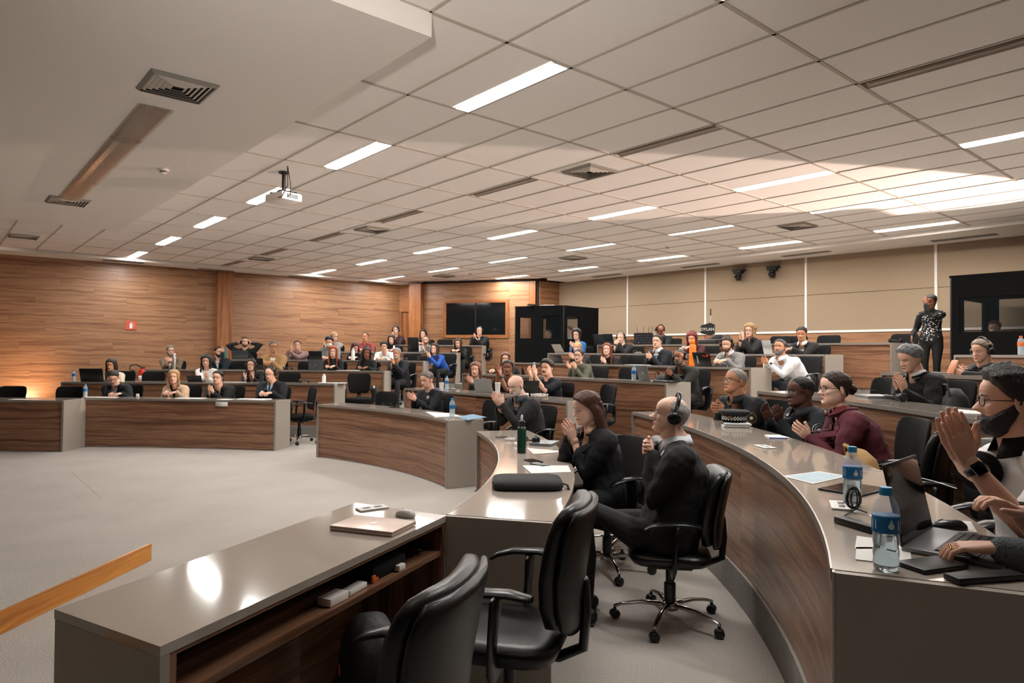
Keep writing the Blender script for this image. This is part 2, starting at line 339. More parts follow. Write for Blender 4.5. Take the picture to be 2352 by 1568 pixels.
# uprights, door
def upright(name, pts, p0, p1, t, m=None): return struct(panelbox(name, wpt(pts, p0), wpt(pts, p1), .2, ZS, t, m or M_pil))
upright('trim_1', WL, 493, 529, .22); struct(panelbox('trim_2', (-2.95, 20.1), (-2.60, 20.0), .9, ZS, .2, M_pil)); upright('trim_3', W_F, 1216, 1230, .06)
dr = struct(panelbox('door_1', wpt(W_D, 926), wpt(W_D, 957), .8, 2.78, .05, M_pil, off=.02))
panelbox('door_lintel', wpt(W_D, 920), wpt(W_D, 960), 2.78, 2.92, .12, M_pil, dr, uvv=False); panelbox('door_frame', wpt(W_D, 920), wpt(W_D, 925), .8, 2.78, .1, M_pil, dr)
# beige wall: fabric panels, rails, dado boards
xs = [1285, 1443, 1622, 1853, 2152]
pw = [np.array(WB[0])]+[wpt(WB, x) for x in xs[1:]]+[np.array((10.3, 9.25)), np.array((12.0, 7.3)), np.array(WB[-1])]
for i in range(len(pw)-1):
    a, b = pw[i], pw[i+1]; d = unit(b-a)
    for z0, z1 in ((2.08, 2.80), (2.808, ZS)): panelbox('fabric_panel', a+d*.012, b-d*.012, z0, z1, .03, M_fabric, wb)
    if i: panelbox('vertical_trim', a-d*.022, a+d*.022, 2.05, ZS, .045, M_white, wb)
    panelbox('rail', a, b, 2.03, 2.075, .05, M_white, wb, uvv=False)
for a, b in zip(WB[:-1], WB[1:]): planks(wb, a, b, 1.0, 2.03, .2, 1.9, M_wall, off=.012)
# ---------------------------------------------------------------- ceiling
def clip(poly, nn, c):
    out = []
    for i in range(len(poly)):
        a, b = np.array(poly[i]), np.array(poly[(i+1) % len(poly)]); da, db = a @ nn-c, b @ nn-c
        if da <= 0: out.append(tuple(a))
        if (da < 0) != (db < 0) and abs(da-db) > 1e-9: out.append(tuple(a+(b-a)*da/(da-db)))
    return out
SOFB = 12.45
bk = MB().add(*prism(room, ZC+.03, ZC+.1)).build('ceiling', M_plaster); struct(bk)
bars = MB()
for i in range(-6, 13):
    p, q = np.array(cxy(i, -16)), np.array(cxy(i, 24))
    if 1 < i < 8.27: p = np.array(cxy(i, -1.0))
    # stop at the back soffit
    t = (SOFB-p @ NB)/((q-p) @ NB); q = p+(q-p)*min(1, t) if t > 0 else p
    if t > 0: d = q-p; L = np.linalg.norm(d); c = (p+q)/2; bars.box((c[0], c[1], ZC+.011), (L, .030, .022), rz(CR))
for j in range(-16, 22):
    for (i0, i1) in (((-6, 1.0), (8.27, 12)) if j < 0 else ((-6, 12),)):
        p, q = np.array(cxy(i0, j)), np.array(cxy(i1, j)); dn = (q-p) @ NB
        t = (SOFB-p @ NB)/dn if abs(dn) > 1e-6 else 9
        if dn > 0 and t < 1: q = p+(q-p)*max(t, 0)
        if dn < 0:
            if t > 1: continue
            if t > 0: p = p+(q-p)*t
        elif p @ NB > SOFB: continue
        d = q-p; L = np.linalg.norm(d)
        if L < .05: continue
        c = (p+q)/2; bars.box((c[0], c[1], ZC+.010), (.022, L, .020), rz(CR))
o = bars.build('grid_bars', M_bar, bk); o['kind'] = 'stuff'
STR = {0: (.73, .99), 7: (7.74, 8.0), 11: (10.98, 11.22), 14: (14.62, 14.90), 4: (4.05, 4.28)}
def strip_at(i, j):
    if i % 2 == 0: return None
    if j == 0 and -2 < i < 12: return (.73, .99), True
    if j == 7: return (7.74, 7.99), True
    if j == 11: return (11.0, 11.23), True
    if j == 14 and -2 < i < 11: return (14.63, 14.89), True
    if j == 4: return (4.05, 4.28), False
    return None
tcache = {}; ntile = 0; strips = []
for i in range(-6, 12):
    for j in range(-16, 20):
        if j < -1 and 1 <= i < 8: continue
        s = strip_at(i, j)
        lo, hi = j, j+1
        if s:
            if s[0][0]-j > .5: hi = s[0][0]
            else: lo = s[0][1]
            strips.append((i, s[0], s[1]))
        if j == -1 and 1 <= i < 8: lo = -.98
        i0 = i if not (i == 8 and j < -1) else 8.27
        cpos = cxy(i+.5, j+.5)
        if np.array(cpos) @ NB > SOFB+.6: continue
        P = pix((cpos[0], cpos[1], ZC)); vis = P[2] > .8 and -260 < P[0] < 2650 and -330 < P[1] < 900
        if not vis: continue
        g = .012
        poly = [UVxy(UJ(lo)+g, VI(i0)+g), UVxy(UJ(hi)-g, VI(i0)+g), UVxy(UJ(hi)-g, VI(i+1)-g), UVxy(UJ(lo)+g, VI(i+1)-g)]
        full = all(np.array(p) @ NB < SOFB for p in poly)
        key = (round(hi-lo, 3), round(i+1-i0, 3))
        if full and key in tcache: o = bpy.data.objects.new('ceiling_tile', tcache[key])
        else:
            pl = poly if full else clip(poly, NB, SOFB)
            if len(pl) < 3: continue
            base = poly[0] if full else poly[0]
            R = rz(-CR)[:2, :2]
            loc = [tuple(R @ (np.array(p)-np.array(base))) for p in pl]
            V, Fc = prism(loc, 0, .014); m = MB().add(V, Fc).build('ceiling_tile', M_tile); o = m
            if full: tcache[key] = o.data
        if o.name not in COL.objects: COL.objects.link(o)
        o.parent = bk; o.location = (poly[0][0], poly[0][1], ZC+.007+rng.uniform(-.0012, .0012)); o.rotation_euler = (0, 0, CR); ntile += 1
print('tiles', ntile)
sl = MB().add(*prism([UVxy(-16, VI(1)), UVxy(UJ(-.98), VI(1)), UVxy(UJ(-.98), VI(8.27)), UVxy(-16, VI(8.27))], 3.496, ZC+.02)).build('ceiling_drop', M_plaster); struct(sl)
s1 = MB().add(*prism([UVxy(-18, VI(12)), UVxy(25, VI(12)), UVxy(25, VI(12)+1.2), UVxy(-18, VI(12)+1.2)], ZS, ZC+.04)).build('soffit', M_plaster); struct(s1)
a = NB*SOFB; s2 = MB().add(*prism([tuple(a-TB*14), tuple(a+TB*22), tuple(a+NB*1.6+TB*22), tuple(a+NB*1.6-TB*14)], ZS-.002, ZC+.04)).build('soffit', M_plaster); struct(s2)
ORD = ['', 'nearest', 'second nearest', 'third nearest', 'fourth nearest', 'fifth nearest', 'sixth nearest', 'farthest']
RN = {0: 'row past the projector', 7: 'second row from the projector', 11: 'third row from the projector', 14: 'row beside the beige wall'}
def lstrip(i, jr, lit, vis=True):
    u0, u1 = UJ(jr[0])+.006, UJ(jr[1])-.006; v0, v1 = VI(i)+.012, VI(i+1)-.012; c = UVxy((u0+u1)/2, (v0+v1)/2)
    j = int(jr[0]); k = (i+1)//2
    if lit:
        t = thing('ceiling_light', 'lit strip light, %s to the camera, in the %s' % (ORD[min(7, k+1)], RN[j]), 'ceiling light', (c[0], c[1], ZC), CR, 'lit ceiling strips')
        MB().box((0, 0, .004), (u1-u0-.02, v1-v0-.02, .006)).build('diffuser', M_lamp, t)
        f = MB()
        for sx in (-1, 1): f.box((sx*((u1-u0)/2-.004), 0, .006), (.008, v1-v0, .02)); f.box((0, sx*((v1-v0)/2-.004), .006), (u1-u0, .008, .02))
        f.build('frame', M_white, t)
    else:
        t = thing('unlit_ceiling_light', 'switched off recessed strip light, %s to the camera in the unlit row' % ORD[min(7, k+1)], 'ceiling light', (c[0], c[1], ZC), CR, 'unlit ceiling strips')
        w = (u1-u0)/2; m = MB(); n = 6
        for q in range(n):
            a0, a1 = math.pi*q/n, math.pi*(q+1)/n; x0, x1 = -w*math.cos(a0), -w*math.cos(a1); z0, z1 = .026*math.sin(a0), .026*math.sin(a1)
            m.add([(x0, -(v1-v0)/2, z0), (x1, -(v1-v0)/2, z1), (x1, (v1-v0)/2, z1), (x0, (v1-v0)/2, z0)], [(0, 1, 2, 3)])
        m.build('reflector', M_off, t, True)
        m = MB(); m.add(*tube([(0, -(v1-v0)/2+.05, .012), (0, (v1-v0)/2-.05, .012)], [.011, .011], 8)); m.build('tube', mat('b9aea3', .3), t, True)
for i, jr, lit in strips:
    c = cxy(i+.5, sum(jr)/2)
    if np.array(c) @ NB > SOFB-.1 or i < -1: continue
    lstrip(i, jr, lit)
# air diffusers
M_vent2 = mat('c9c0b4', .45, name='louvre metal')
def diffuser(name, label, c, z, rot, sx=.46, sy=.47, n=5):
    t = thing(name, label, 'air vent', (c[0], c[1], z), rot)
    MB().box((0, 0, -.004), (sx*.92, sy*.92, .004)).build('backing', M_hole, t)
    f = MB(); a, b = sx/2, sy/2
    def ring(m, a0, b0, z0, a1, b1, z1):
        V = [(-a0, -b0, z0), (a0, -b0, z0), (a0, b0, z0), (-a0, b0, z0), (-a1, -b1, z1), (a1, -b1, z1), (a1, b1, z1), (-a1, b1, z1)]
        m.add(V, [(k, (k+1) % 4, 4+(k+1) % 4, 4+k) for k in range(4)])
    ring(f, a, b, -.006, a*.9, b*.9, -.026); ring(f, a, b, -.006, a, b, 0); f.build('frame', M_vent, t)
    for k in range(n):
        s0 = .88-.15*k; m = MB(); ring(m, a*s0, b*s0, -.008, a*(s0-.10), b*(s0-.10), -.020); ring(m, a*(s0-.10), b*(s0-.10), -.020, a*(s0-.115), b*(s0-.115), -.019); m.build('louvre', M_vent2, t)
    return t
VN = {(2.48, 4.53): 'square ceiling vent nearest the camera in the tiled ceiling', (6.48, 4.5): 'square ceiling vent left of centre above the middle seats', (10.45, 4.45): 'square ceiling vent far left near the wood wall',
      (2.48, 12.42): 'square ceiling vent at right between two lit strips', (6.5, 12.42): 'square ceiling vent above the interpreter booth side', (10.35, 12.36): 'square ceiling vent farthest away near the corner'}
for (i, j), lb in VN.items(): diffuser('ceiling_vent', lb, cxy(i, j), ZC+.004, CR)
diffuser('ceiling_vent', 'large square vent in the plain dropped ceiling', cxy(2.52, -2.54), 3.496, CR); diffuser('ceiling_vent', 'square vent at the far end of the plastic light cover', cxy(6.59, -2.55), 3.496, CR)
diffuser('ceiling_vent', 'ceiling vent at the far left edge of the picture', cxy(10.53, -2.6), ZC+.004, CR)
# plastic cover strip on the dropped ceiling
t = thing('light_cover', 'long row of clear plastic ceiling light covers, unlit, on the plain ceiling', 'light cover', (*cxy(4.67, -2.56), 3.496), CR)
u = (UJ(-2.35)-UJ(-2.77)); L = VI(6.36)-VI(2.95)
MB().box((0, 0, -.004), (u*.8, L-.04, .004)).build('backing', M_off, t)
for k in range(4):
    y0 = -L/2+L/4*k+.006; y1 = y0+L/4-.012; m = MB(); n = 8; V = []
    for q in range(n+1):
        a = math.pi*q/n
        for yy in (y0, y1): V.append((-u/2*math.cos(a), yy, -.006-.045*math.sin(a)))
    m.add(V, [(2*q, 2*q+2, 2*q+3, 2*q+1) for q in range(n)]+[tuple(range(0, 2*n+2, 2)), tuple(range(1, 2*n+2, 2))[::-1]])
    m.build('cover', mat('b5a596', .12, alpha=.5, coat=.6, name='clear prismatic plastic'), t)
def slotvent(px, py, ang, label, L=.95):
    p = at(px, py, ZS); t = thing('slot_vent', label, 'air vent', (p[0], p[1], ZS-.002), ang, None)
    MB().box((0, 0, -.003), (L, .14, .004)).build('backing', M_hole, t); f = MB()
    for s in (-1, 1): f.box((0, s*.07, -.007), (L, .014, .012)); f.box((s*L/2, 0, -.007), (.014, .15, .012))
    f.build('frame', M_vent, t)
    for k in range(3): MB().box((0, -.035+.035*k, -.007), (L-.02, .012, .006), rx(.5)).build('slat', M_vent, t)
AB = math.atan2(TB[1], TB[0]); AL = math.atan2(5.96, 7.49)
for (x, y), l in (((2213, 545), 'slot vent above the black booth at right'), ((1851, 582), 'slot vent right of the wall cameras'), ((1607, 609), 'slot vent left of the wall cameras'), ((1393, 632), 'slot vent nearest the left booth')): slotvent(x, y, AB, l)
for (x, y), l in (((283, 600), 'slot vent under the cove at far left'), ((496, 619), 'slot vent above the wooden column'), ((698, 636), 'slot vent over the far left wall middle'), ((855, 648), 'slot vent near the corner door')): slotvent(x, y, AL, l, .8)
def detector(c, z, label, r=.055):
    t = thing('smoke_detector', label, 'smoke detector', (c[0], c[1], z))
    MB().add(*lathe([(r, 0), (r, -.018), (r*.75, -.022)], 16)).build('base', M_white, t, 'auto'); MB().add(*lathe([(r*.62, -.02), (r*.62, -.04), (r*.3, -.05)], 16)).build('sensor', M_blk, t, 'auto'); MB().add(*lathe([(r*.7, -.034), (r*.7, -.04), (r*.4, -.052)], 16)).build('cap', M_white, t, 'auto')
detector(cxy(4.58, -1.69), 3.496, 'white smoke detector on the plain dropped ceiling'); detector(cxy(4.66, 12.83), ZC+.007, 'small white detector between strips above the mixing desk'); detector(cxy(9.6, 12.66), ZC+.007, 'small white detector near the far corner')
# ---------------------------------------------------------------- desks
def strip_mesh(A, B, z0, z1, uvz=True):
    """closed wall between two polylines A and B (front and back), from z0 to z1"""
    A = np.array(A); B = np.array(B); n = len(A); d = np.r_[0, np.cumsum(np.hypot(*np.diff(A, axis=0).T))]
    V = []; U = []
    for P in (A, B):
        for z in (z0, z1):
            for k in range(n): V.append((P[k][0], P[k][1], z)); U.append((d[k], z))
    q = lambda s, h, k: s*2*n+h*n+k; Fc = []
    for k in range(n-1):
        Fc += [(q(0, 0, k), q(0, 0, k+1), q(0, 1, k+1), q(0, 1, k)), (q(1, 0, k+1), q(1, 0, k), q(1, 1, k), q(1, 1, k+1)),
               (q(0, 1, k), q(0, 1, k+1), q(1, 1, k+1), q(1, 1, k)), (q(0, 0, k+1), q(0, 0, k), q(1, 0, k), q(1, 0, k+1))]
    Fc += [(q(0, 0, 0), q(0, 1, 0), q(1, 1, 0), q(1, 0, 0)), (q(0, 1, n-1), q(0, 0, n-1), q(1, 0, n-1), q(1, 1, n-1))]
    return V, Fc, U
def resamp(P, n):
    P = np.array(P); d = np.r_[0, np.cumsum(np.hypot(*np.diff(P, axis=0).T))]; q = np.linspace(0, d[-1], n); return np.c_[np.interp(q, d, P[:, 0]), np.interp(q, d, P[:, 1])]
def fixn(V, Fc):
    return V, Fc
DEP = {'1A': .66, '1B': .46, '1C': .46, '1D': .5}
def desk(key, label):
    P = ROWS[key]; k = int(key[0]); z0, z1 = zfl(k), ztop(k); dp = DEP.get(key, .5)
    t = thing('curved_desk', label, 'desk', (0, 0, 0), 0)
    L = np.sum(np.hypot(*np.diff(P, axis=0).T)); P = resamp(P, max(8, int(L/.16)))
    V, Fc, U = strip_mesh(offs(P, -.012), offs(P, dp), z1-.028, z1); o = MB().add(V, Fc).build('worktop', M_top, t)
    V, Fc, U = strip_mesh(offs(P, -.018), offs(P, -.0125), z1-.03, z1+.0015); MB().add(V, Fc).build('edge_strip', M_trim, t)
    n = max(1, round(L/2.3)); idx = np.linspace(0, len(P)-1, n+1).round().astype(int); A, B = offs(P, .012), offs(P, .035)
    for a, b in zip(idx[:-1], idx[1:]):
        s0, s1 = A[a:b+1].copy(), B[a:b+1].copy()
        if a: s0[0] += (s0[1]-s0[0])*.018; s1[0] += (s1[1]-s1[0])*.018
        V, Fc, U = strip_mesh(s0, s1, z0+.012, z1-.034); off = 7*a+13*k; MB().add(V, Fc, [(u+off, v) for u, v in U]).build('front_panel', M_desk, t)
    for e in (0, -1):
        c0 = offs(P, -.006)[e]; c1 = offs(P, dp-.004)[e]; d = unit(c1-c0); tn = unit(P[1]-P[0]) if e == 0 else unit(P[-1]-P[-2]); sgn = -1 if e == 0 else 1
        q = tn*sgn*.028
        pl = [tuple(c0), tuple(c1), tuple(c1+q), tuple(c0+q)]; MB().add(*prism(pl, z0+.002, z1-.002)).build('end_panel', M_end, t)
        pl = [tuple(c0-d*.008), tuple(c0-d*.001), tuple(c0-d*.001+q*.9), tuple(c0-d*.008+q*.9)]; MB().add(*prism(pl, z0+.004, z1-.001)).build('edge_profile', M_trim, t)
    return t
DL = {'1A': 'far left front desk cut by the picture edge', '1B': 'left front row curved walnut desk with a note hanging over its edge', '1C': 'centre front row curved walnut desk with a water bottle near its end',
 '1D': 'curved desk at the front carrying the black laptop sleeve', '2L': 'second row desk at left with a black laptop near its left end', '2M': 'second row centre desk with the open silver laptop and white cable',
 '2R': 'long curved walnut desk sweeping to the lower right corner with two water bottles', '3L': 'third row desk at left with a grey laptop', '3M': 'third row centre desk with a single blue capped bottle and grey laptop',
 '3R': 'third row desk at right carrying headphones beside the man in black coat', '4L': 'fourth row desk at left with white thermos', '4M': 'fourth row centre desk carrying the orange thermos and stickered laptop', '4R': 'fourth row desk at right in front of the man with the phone',
 '5L': 'fifth row desk at left below the column and door', '5M': 'fifth row centre desk in front of the booth and mixer', '5R': 'small part of fifth row desk at right edge with orange capped bottle', '6L': 'topmost desk at left under the dark window', '6M': 'topmost long desk by the beige wall holding the mixing gear'}
for k, l in DL.items(): desk(k, l)
# power socket plates in worktops
def plate(px, py, z, ang, label):
    p = at(px, py, z); t = thing('socket_plate', label, 'socket', (p[0], p[1], z+.0016), ang)
    MB().box((0, 0, .003), (.15, .075, .006), bev=.002).build('plate', M_paper, t)
    for s in (-1, 1): MB().box((s*.03, 0, .0065), (.035, .02, .002)).build('slot', M_blk, t)
plate(855, 1168, .78, .6, 'white cable outlet plate in the near desk behind the laptop'); plate(1757, 1027, .98, 1.7, 'white outlet plate in the long curved desk near the blue pen')
plate(1932, 1163, .98, 1.2, 'white outlet plate behind the near water bottle')
# ---------------------------------------------------------------- near straight desk
ea, eb, ec, ed = np.array((-.30, 3.24)), np.array((-.79, 3.50)), np.array((-1.34, 2.03)), np.array((-.90, 1.78))
t = thing('straight_desk', 'straight grey topped walnut desk in the foreground with a closed laptop on it', 'desk', (0, 0, 0))
MB().add(*prism([tuple(ea), tuple(eb), tuple(ec), tuple(ed)], .752, .78)).build('worktop', M_top, t)
dE = unit(ea-ed); nE = unit(np.array((-dE[1], dE[0])))   # nE points to the stage side
def bx(name, s0, s1, n0, n1, z0, z1, m, uvx=True):
    LE = np.linalg.norm(ea-ed); q_ = lambda s, n: (ed+(ea-ed)*s/LE)*(1-n/.505)+(ec+(eb-ec)*s/LE)*n/.505; P = [q_(s0, n0), q_(s1, n0), q_(s1, n1), q_(s0, n1)]
    V, Fc = prism([tuple(p) for p in P], z0, z1); uv = [((np.array(p[:2])-ed) @ dE, (np.array(p[:2])-ed) @ nE+p[2]) if uvx else (p[2], (np.array(p[:2])-ed) @ nE+(np.array(p[:2])-ed) @ dE) for p in V]
    return MB().add(V, Fc, uv).build(name, m, t)
LE = np.linalg.norm(ea-ed)
bx('end_panel', .0, .03, .0, .50, .002, .751, M_end); bx('side_panel', .032, .055, .004, .49, .002, .75, M_desk, False); bx('side_panel', LE-.03, LE-.005, .006, .44, .002, .751, M_desk, False)
bx('back_panel', .056, LE-.03, .44, .462, .002, .75, M_desk); bx('shelf', .056, LE-.03, .012, .44, .60, .622, M_desk); bx('top_rail', .056, LE-.03, .006, .44, .738, .751, M_desk)
bx('lower_panel', .056, LE-.8, .20, .222, .002, .598, M_desk)
# ---------------------------------------------------------------- office chairs
def ring_loft(secs, n=16, ex=3.2):
    """secs: (centre, half_x, half_y, curve) horizontal superellipse rings stacked in z"""
    V = []
    for (cx, cy, cz), hx, hy, cv in secs:
        for k in range(n):
            a = 2*math.pi*k/n; c, s = math.cos(a), math.sin(a)
            x = hx*math.copysign(abs(c)**(2/ex), c); y = hy*math.copysign(abs(s)**(2/ex), s); V.append((cx+x, cy+y+cv*(x/max(hx, 1e-6))**2, cz))
    m = len(secs); Fc = [(i*n+k, i*n+(k+1) % n, (i+1)*n+(k+1) % n, (i+1)*n+k) for i in range(m-1) for k in range(n)]
    return V, Fc+[tuple(range(n))[::-1], tuple((m-1)*n+k for k in range(n))]
def make_chair(kind, label, leather=None):
    t = thing('office_chair', label, 'chair'); lm = leather or M_blk2; S = True
    # seat
    secs = [((0, .01, .405), .17, .17, 0), ((0, .01, .415), .225, .215, 0), ((0, .01, .455), .245, .235, 0), ((0, .01, .478), .235, .225, 0), ((0, .0, .488), .18, .17, 0), ((0, 0, .484), .06, .05, 0)]
    MB().add(*ring_loft(secs, 20, 4)).build('seat', lm, t, S)
    if kind == 'A':
        pr = [(.52, .10, -.215, .022), (.54, .15, -.215, .035), (.62, .185, -.212, .045), (.72, .215, -.222, .048), (.82, .232, -.238, .046), (.90, .235, -.256, .042), (.955, .228, -.276, .038), (.985, .205, -.290, .030), (.998, .15, -.296, .014)]
        MB().add(*ring_loft([((0, y, z), hw, th, .045*min(1, hw/.22)) for z, hw, y, th in pr], 24, 3.4)).build('backrest', lm, t, S)
        pr2 = [(.50, .09, -.252, .02), (.54, .155, -.256, .025), (.62, .192, -.258, .026), (.72, .222, -.266, .026), (.82, .238, -.282, .025), (.90, .241, -.297, .024), (.95, .235, -.312, .02), (.982, .21, -.322, .012)]
        MB().add(*ring_loft([((0, y-.008, z), hw, th, .045*min(1, hw/.22)) for z, hw, y, th in pr2], 24, 3.4)).build('back_shell', M_plast if leather is None else leather, t, S)
    else:
        pr = [(.56, .12, -.225, .008), (.57, .17, -.225, .014), (.62, .195, -.222, .016), (.72, .215, -.232, .017), (.84, .228, -.25, .017), (.90, .222, -.262, .016), (.935, .20, -.272, .012), (.945, .15, -.275, .006)]
        MB().add(*ring_loft([((0, y, z), hw, th, .05*min(1, hw/.22)) for z, hw, y, th in pr], 20, 4)).build('backrest', M_blk2, t, S)
    MB().add(*tube([(0, -.02, .385), (0, -.20, .385), (0, -.29, .43), (0, -.30, .56), (0, -.292, .68)], [(.035, .02)]*5, 10, side=(1, 0, 0))).build('back_support', M_plast, t, S)
    MB().box((0, 0, .385), (.22, .24, .04), bev=.01).build('mechanism', M_plast, t)
    for s in (-1, 1):
        a = MB(); a.add(*tube([(s*.27, -.14, .685), (s*.275, -.06, .70), (s*.275, .05, .695), (s*.27, .12, .675), (s*.265, .15, .655)], [(.036, .012), (.042, .014), (.042, .014), (.034, .012), (.022, .008)], 12, side=(1, 0, 0)))
        o = a.build('armrest', M_plast, t, S)
        b = MB(); b.add(*tube([(s*.12, 0, .39), (s*.25, 0, .395), (s*.285, -.005, .44), (s*.29, -.01, .56), (s*.277, -.02, .685)], [(.014, .035), (.014, .045), (.015, .052), (.014, .055), (.013, .085)], 12, side=(s*.9, 0, .1)))
        b.build('arm_post', M_plast, t, S)
    MB().add(*lathe([(.034, .10), (.034, .25), (.024, .255), (.024, .385)], 16)).build('gas_lift', M_plast, t, 'auto')
    bs = MB(); bs.add(*lathe([(.05, .085), (.05, .12), (.04, .135), (.03, .135)], 16))
    for k in range(5):
        q = 2*math.pi*k/5+.3; d = np.array((math.cos(q), math.sin(q), 0)); bs.add(*tube([d*.03+(0, 0, .115), d*.16+(0, 0, .118), d*.27+(0, 0, .098), d*.315+(0, 0, .08)], [(.024, .016), (.019, .013), (.015, .010), (.012, .01)], 8, side=np.cross((0, 0, 1), d)))
    b = bs.build('star_base', M_chrome, t, S)
    cm = None
    for k in range(5):
        q = 2*math.pi*k/5+.3
        if cm is None:
            m = MB(); 
            for s in (-1, 1): V, Fc = lathe([(.008, -.011), (.024, -.011), (.028, -.006), (.028, .006), (.024, .011), (.008, .011)], 14); V = np.array(V) @ ry(math.pi/2).T; m.add(V+np.array((s*.013, 0, .0285)), Fc)
            m.add(*tube([(0, 0, .045), (0, 0, .08)], [.01, .009], 8)); m.add(*sph((0, 0, .04), (.022, .026, .018), 10, 6)); o = m.build('caster', M_plast, b, S); cm = o.data
        else: o = bpy.data.objects.new('caster', cm); COL.objects.link(o); o.parent = b
        o.location = (.315*math.cos(q), .315*math.sin(q), 0); o.rotation_euler = (0, 0, q*2.3)
    return t
CH = {}
def chair(kind, x, y, z, face, label, group=None, hs=1, sc=1.0):
    """face: world direction the sitter looks to"""
    a = math.atan2(face[1], face[0])-math.pi/2
    if kind not in CH:
        CH[kind] = o = make_chair('A' if kind != 'B' else 'B', label, M_leather if kind in ('A', 'L') else None); o.location = (x, y, z); o.rotation_euler = (0, 0, a)
    else: o = dup(CH[kind], (x, y, z), a, label)
    if 'group' in o: del o['group']
    if group: o['group'] = group
    o.scale = (1, 1, sc)
    return o
# ---------------------------------------------------------------- people
HZ = np.array([-.118, -.112, -.10, -.085, -.065, -.045, -.02, 0, .02, .04, .06, .08, .095, .108, .115, .1175])
HWm = np.array([.012, .030, .044, .054, .062, .067, .071, .0735, .0755, .077, .0755, .069, .058, .040, .020, .004])
HYF = np.array([.045, .070, .083, .087, .0865, .084, .083, .082, .089, .092, .088, .076, .058, .034, .010, -.006])
HYB = np.array([.02, .0, -.022, -.042, -.058, -.07, -.084, -.093, -.099, -.101, -.098, -.088, -.072, -.046, -.026, -.012])
def head_grid(nz, nf, jaw=1.0):
    t = np.linspace(0, 1, nz); z = -.118+.2355*(.5-.5*np.cos(np.pi*(.06+.88*t)))/1.0
    z = np.interp(t, [0, .06, .94, 1], [-.118, -.108, .112, .1175])
    w = np.interp(z, HZ, HWm); w = np.where(z < -.02, w*(1+(jaw-1)*np.clip(-(z+.02)/.06, 0, 1)), w); yf = np.interp(z, HZ, HYF); yb = np.interp(z, HZ, HYB)
    # smooth profiles
    k = np.array([.25, .5, .25])
    for _ in range(2):
        for a in (w, yf, yb): a[1:-1] = np.convolve(a, k, 'valid')
    ph = np.arange(nf)*2*np.pi/nf  # 0 = front
    c, s = np.cos(ph), np.sin(ph); ex = 2/2.25
    cc = np.sign(c)*np.abs(c)**ex; ss = np.sign(s)*np.abs(s)**ex
    yc = (yf*.35+yb*.65); X = w[:, None]*ss[None]; Y = np.where(c[None] > 0, yc[:, None]+(yf-yc)[:, None]*cc[None], yc[:, None]+(yc-yb)[:, None]*cc[None])
    return X, Y, np.repeat(z[:, None], nf, 1), ph
def g(a, s): return np.exp(-(a/s)**2)
def features(X, Y, Z, fem=0, age=0, nose=1.0):
    fr = np.clip((Y-.01)/.04, 0, 1); ax = np.abs(X); d = np.zeros_like(X)
    h = np.interp(Z, [-.046, -.040, -.030, -.022, .0, .016], [0, .013, .033, .029, .012, 0])*nose; sg = np.interp(Z, [-.04, -.028, .0, .015], [.0165, .015, .0085, .009])
    d += h*np.exp(-(ax/sg)**2.4)
    d += .006*g(ax-.013, .006)*g(Z+.034, .007)*nose
    d += -.011*g(ax-.031, .015)*g(Z-.003, .012)+.0045*g(ax-.031, .010)*g(Z-.001, .006)
    d += (.003-.002*fem)*g(ax-.028, .02)*g(Z-.022, .007)+.005*g(ax-.045, .016)*g(Z+.024, .016)
    d += .0065*g(X, .021)*g(Z+.062, .0085)-.005*g(X, .020)*g(Z+.0625, .0022)-.004*g(X, .02)*g(Z+.077, .006)+.005*g(X, .02)*g(Z+.096, .012)
    d += -.0035*age*g(ax-(.024-(Z+.04)*.35), .004)*g(Z+.048, .018)
    return Y+d*fr
def grid_faces(nz, nf):
    Fc = [(i*nf+k, (i+1)*nf+k, (i+1)*nf+(k+1) % nf, i*nf+(k+1) % nf) for i in range(nz-1) for k in range(nf)]
    return Fc+[tuple(range(nf)), tuple((nz-1)*nf+k for k in range(nf))[::-1]]
def hand(Wp, Fd, Nn, side, curl=12, spread=.05, sc=1.0, n=8, thumb=35, fl=True):
    Fd = unit(Fd); Nn = unit(np.array(Nn)-Fd*(np.array(Nn) @ Fd)); T = np.cross(Fd, Nn)*(1 if side > 0 else -1); out = []
    W0 = np.array(Wp)
    P = [W0-Fd*.01*sc, W0+Fd*.02*sc, W0+Fd*.055*sc+T*.002, W0+Fd*.088*sc]; out.append(tube(P, [(.026*sc, .019*sc), (.031*sc, .017*sc), (.041*sc, .0145*sc), (.039*sc, .0105*sc)], max(n, 8), side=T))
    for q, (off, ln, rr) in enumerate([(.031, .072, .0088), (.0105, .080, .0092), (-.0105, .074, .0088), (-.030, .058, .0078)]):
        b = W0+Fd*.082*sc+T*off*sc; dd = unit(Fd+T*off*spread*20); c = math.radians(curl*(1+.12*q)); pts = [b-dd*.012*sc, b]; a = c*.6
        for s_, f in ((.45, 1), (.30, 1), (.25, 1)):
            v = dd*math.cos(a)+Nn*math.sin(a); b = b+v*ln*s_*sc; pts.append(b); a += c
        out.append(tube(pts, [rr*sc*x for x in (1.02, 1.05, 1.0, .93, .80)], max(6, n-2)))
    b = W0+Fd*.022*sc+T*.022*sc+Nn*.004; th = math.radians(thumb); v = unit(T*math.sin(th+.25)+Fd*math.cos(th+.25)+Nn*.25); v2 = unit(T*math.sin(th*.6)+Fd*math.cos(th*.6)+Nn*.25)
    out.append(tube([b-v*.01, b+v*.035*sc, b+v*.035*sc+v2*.03*sc, b+v*.035*sc+v2*.056*sc], [.0145*sc, .0125*sc, .0105*sc, .0085*sc], max(6, n-2)))
    return out
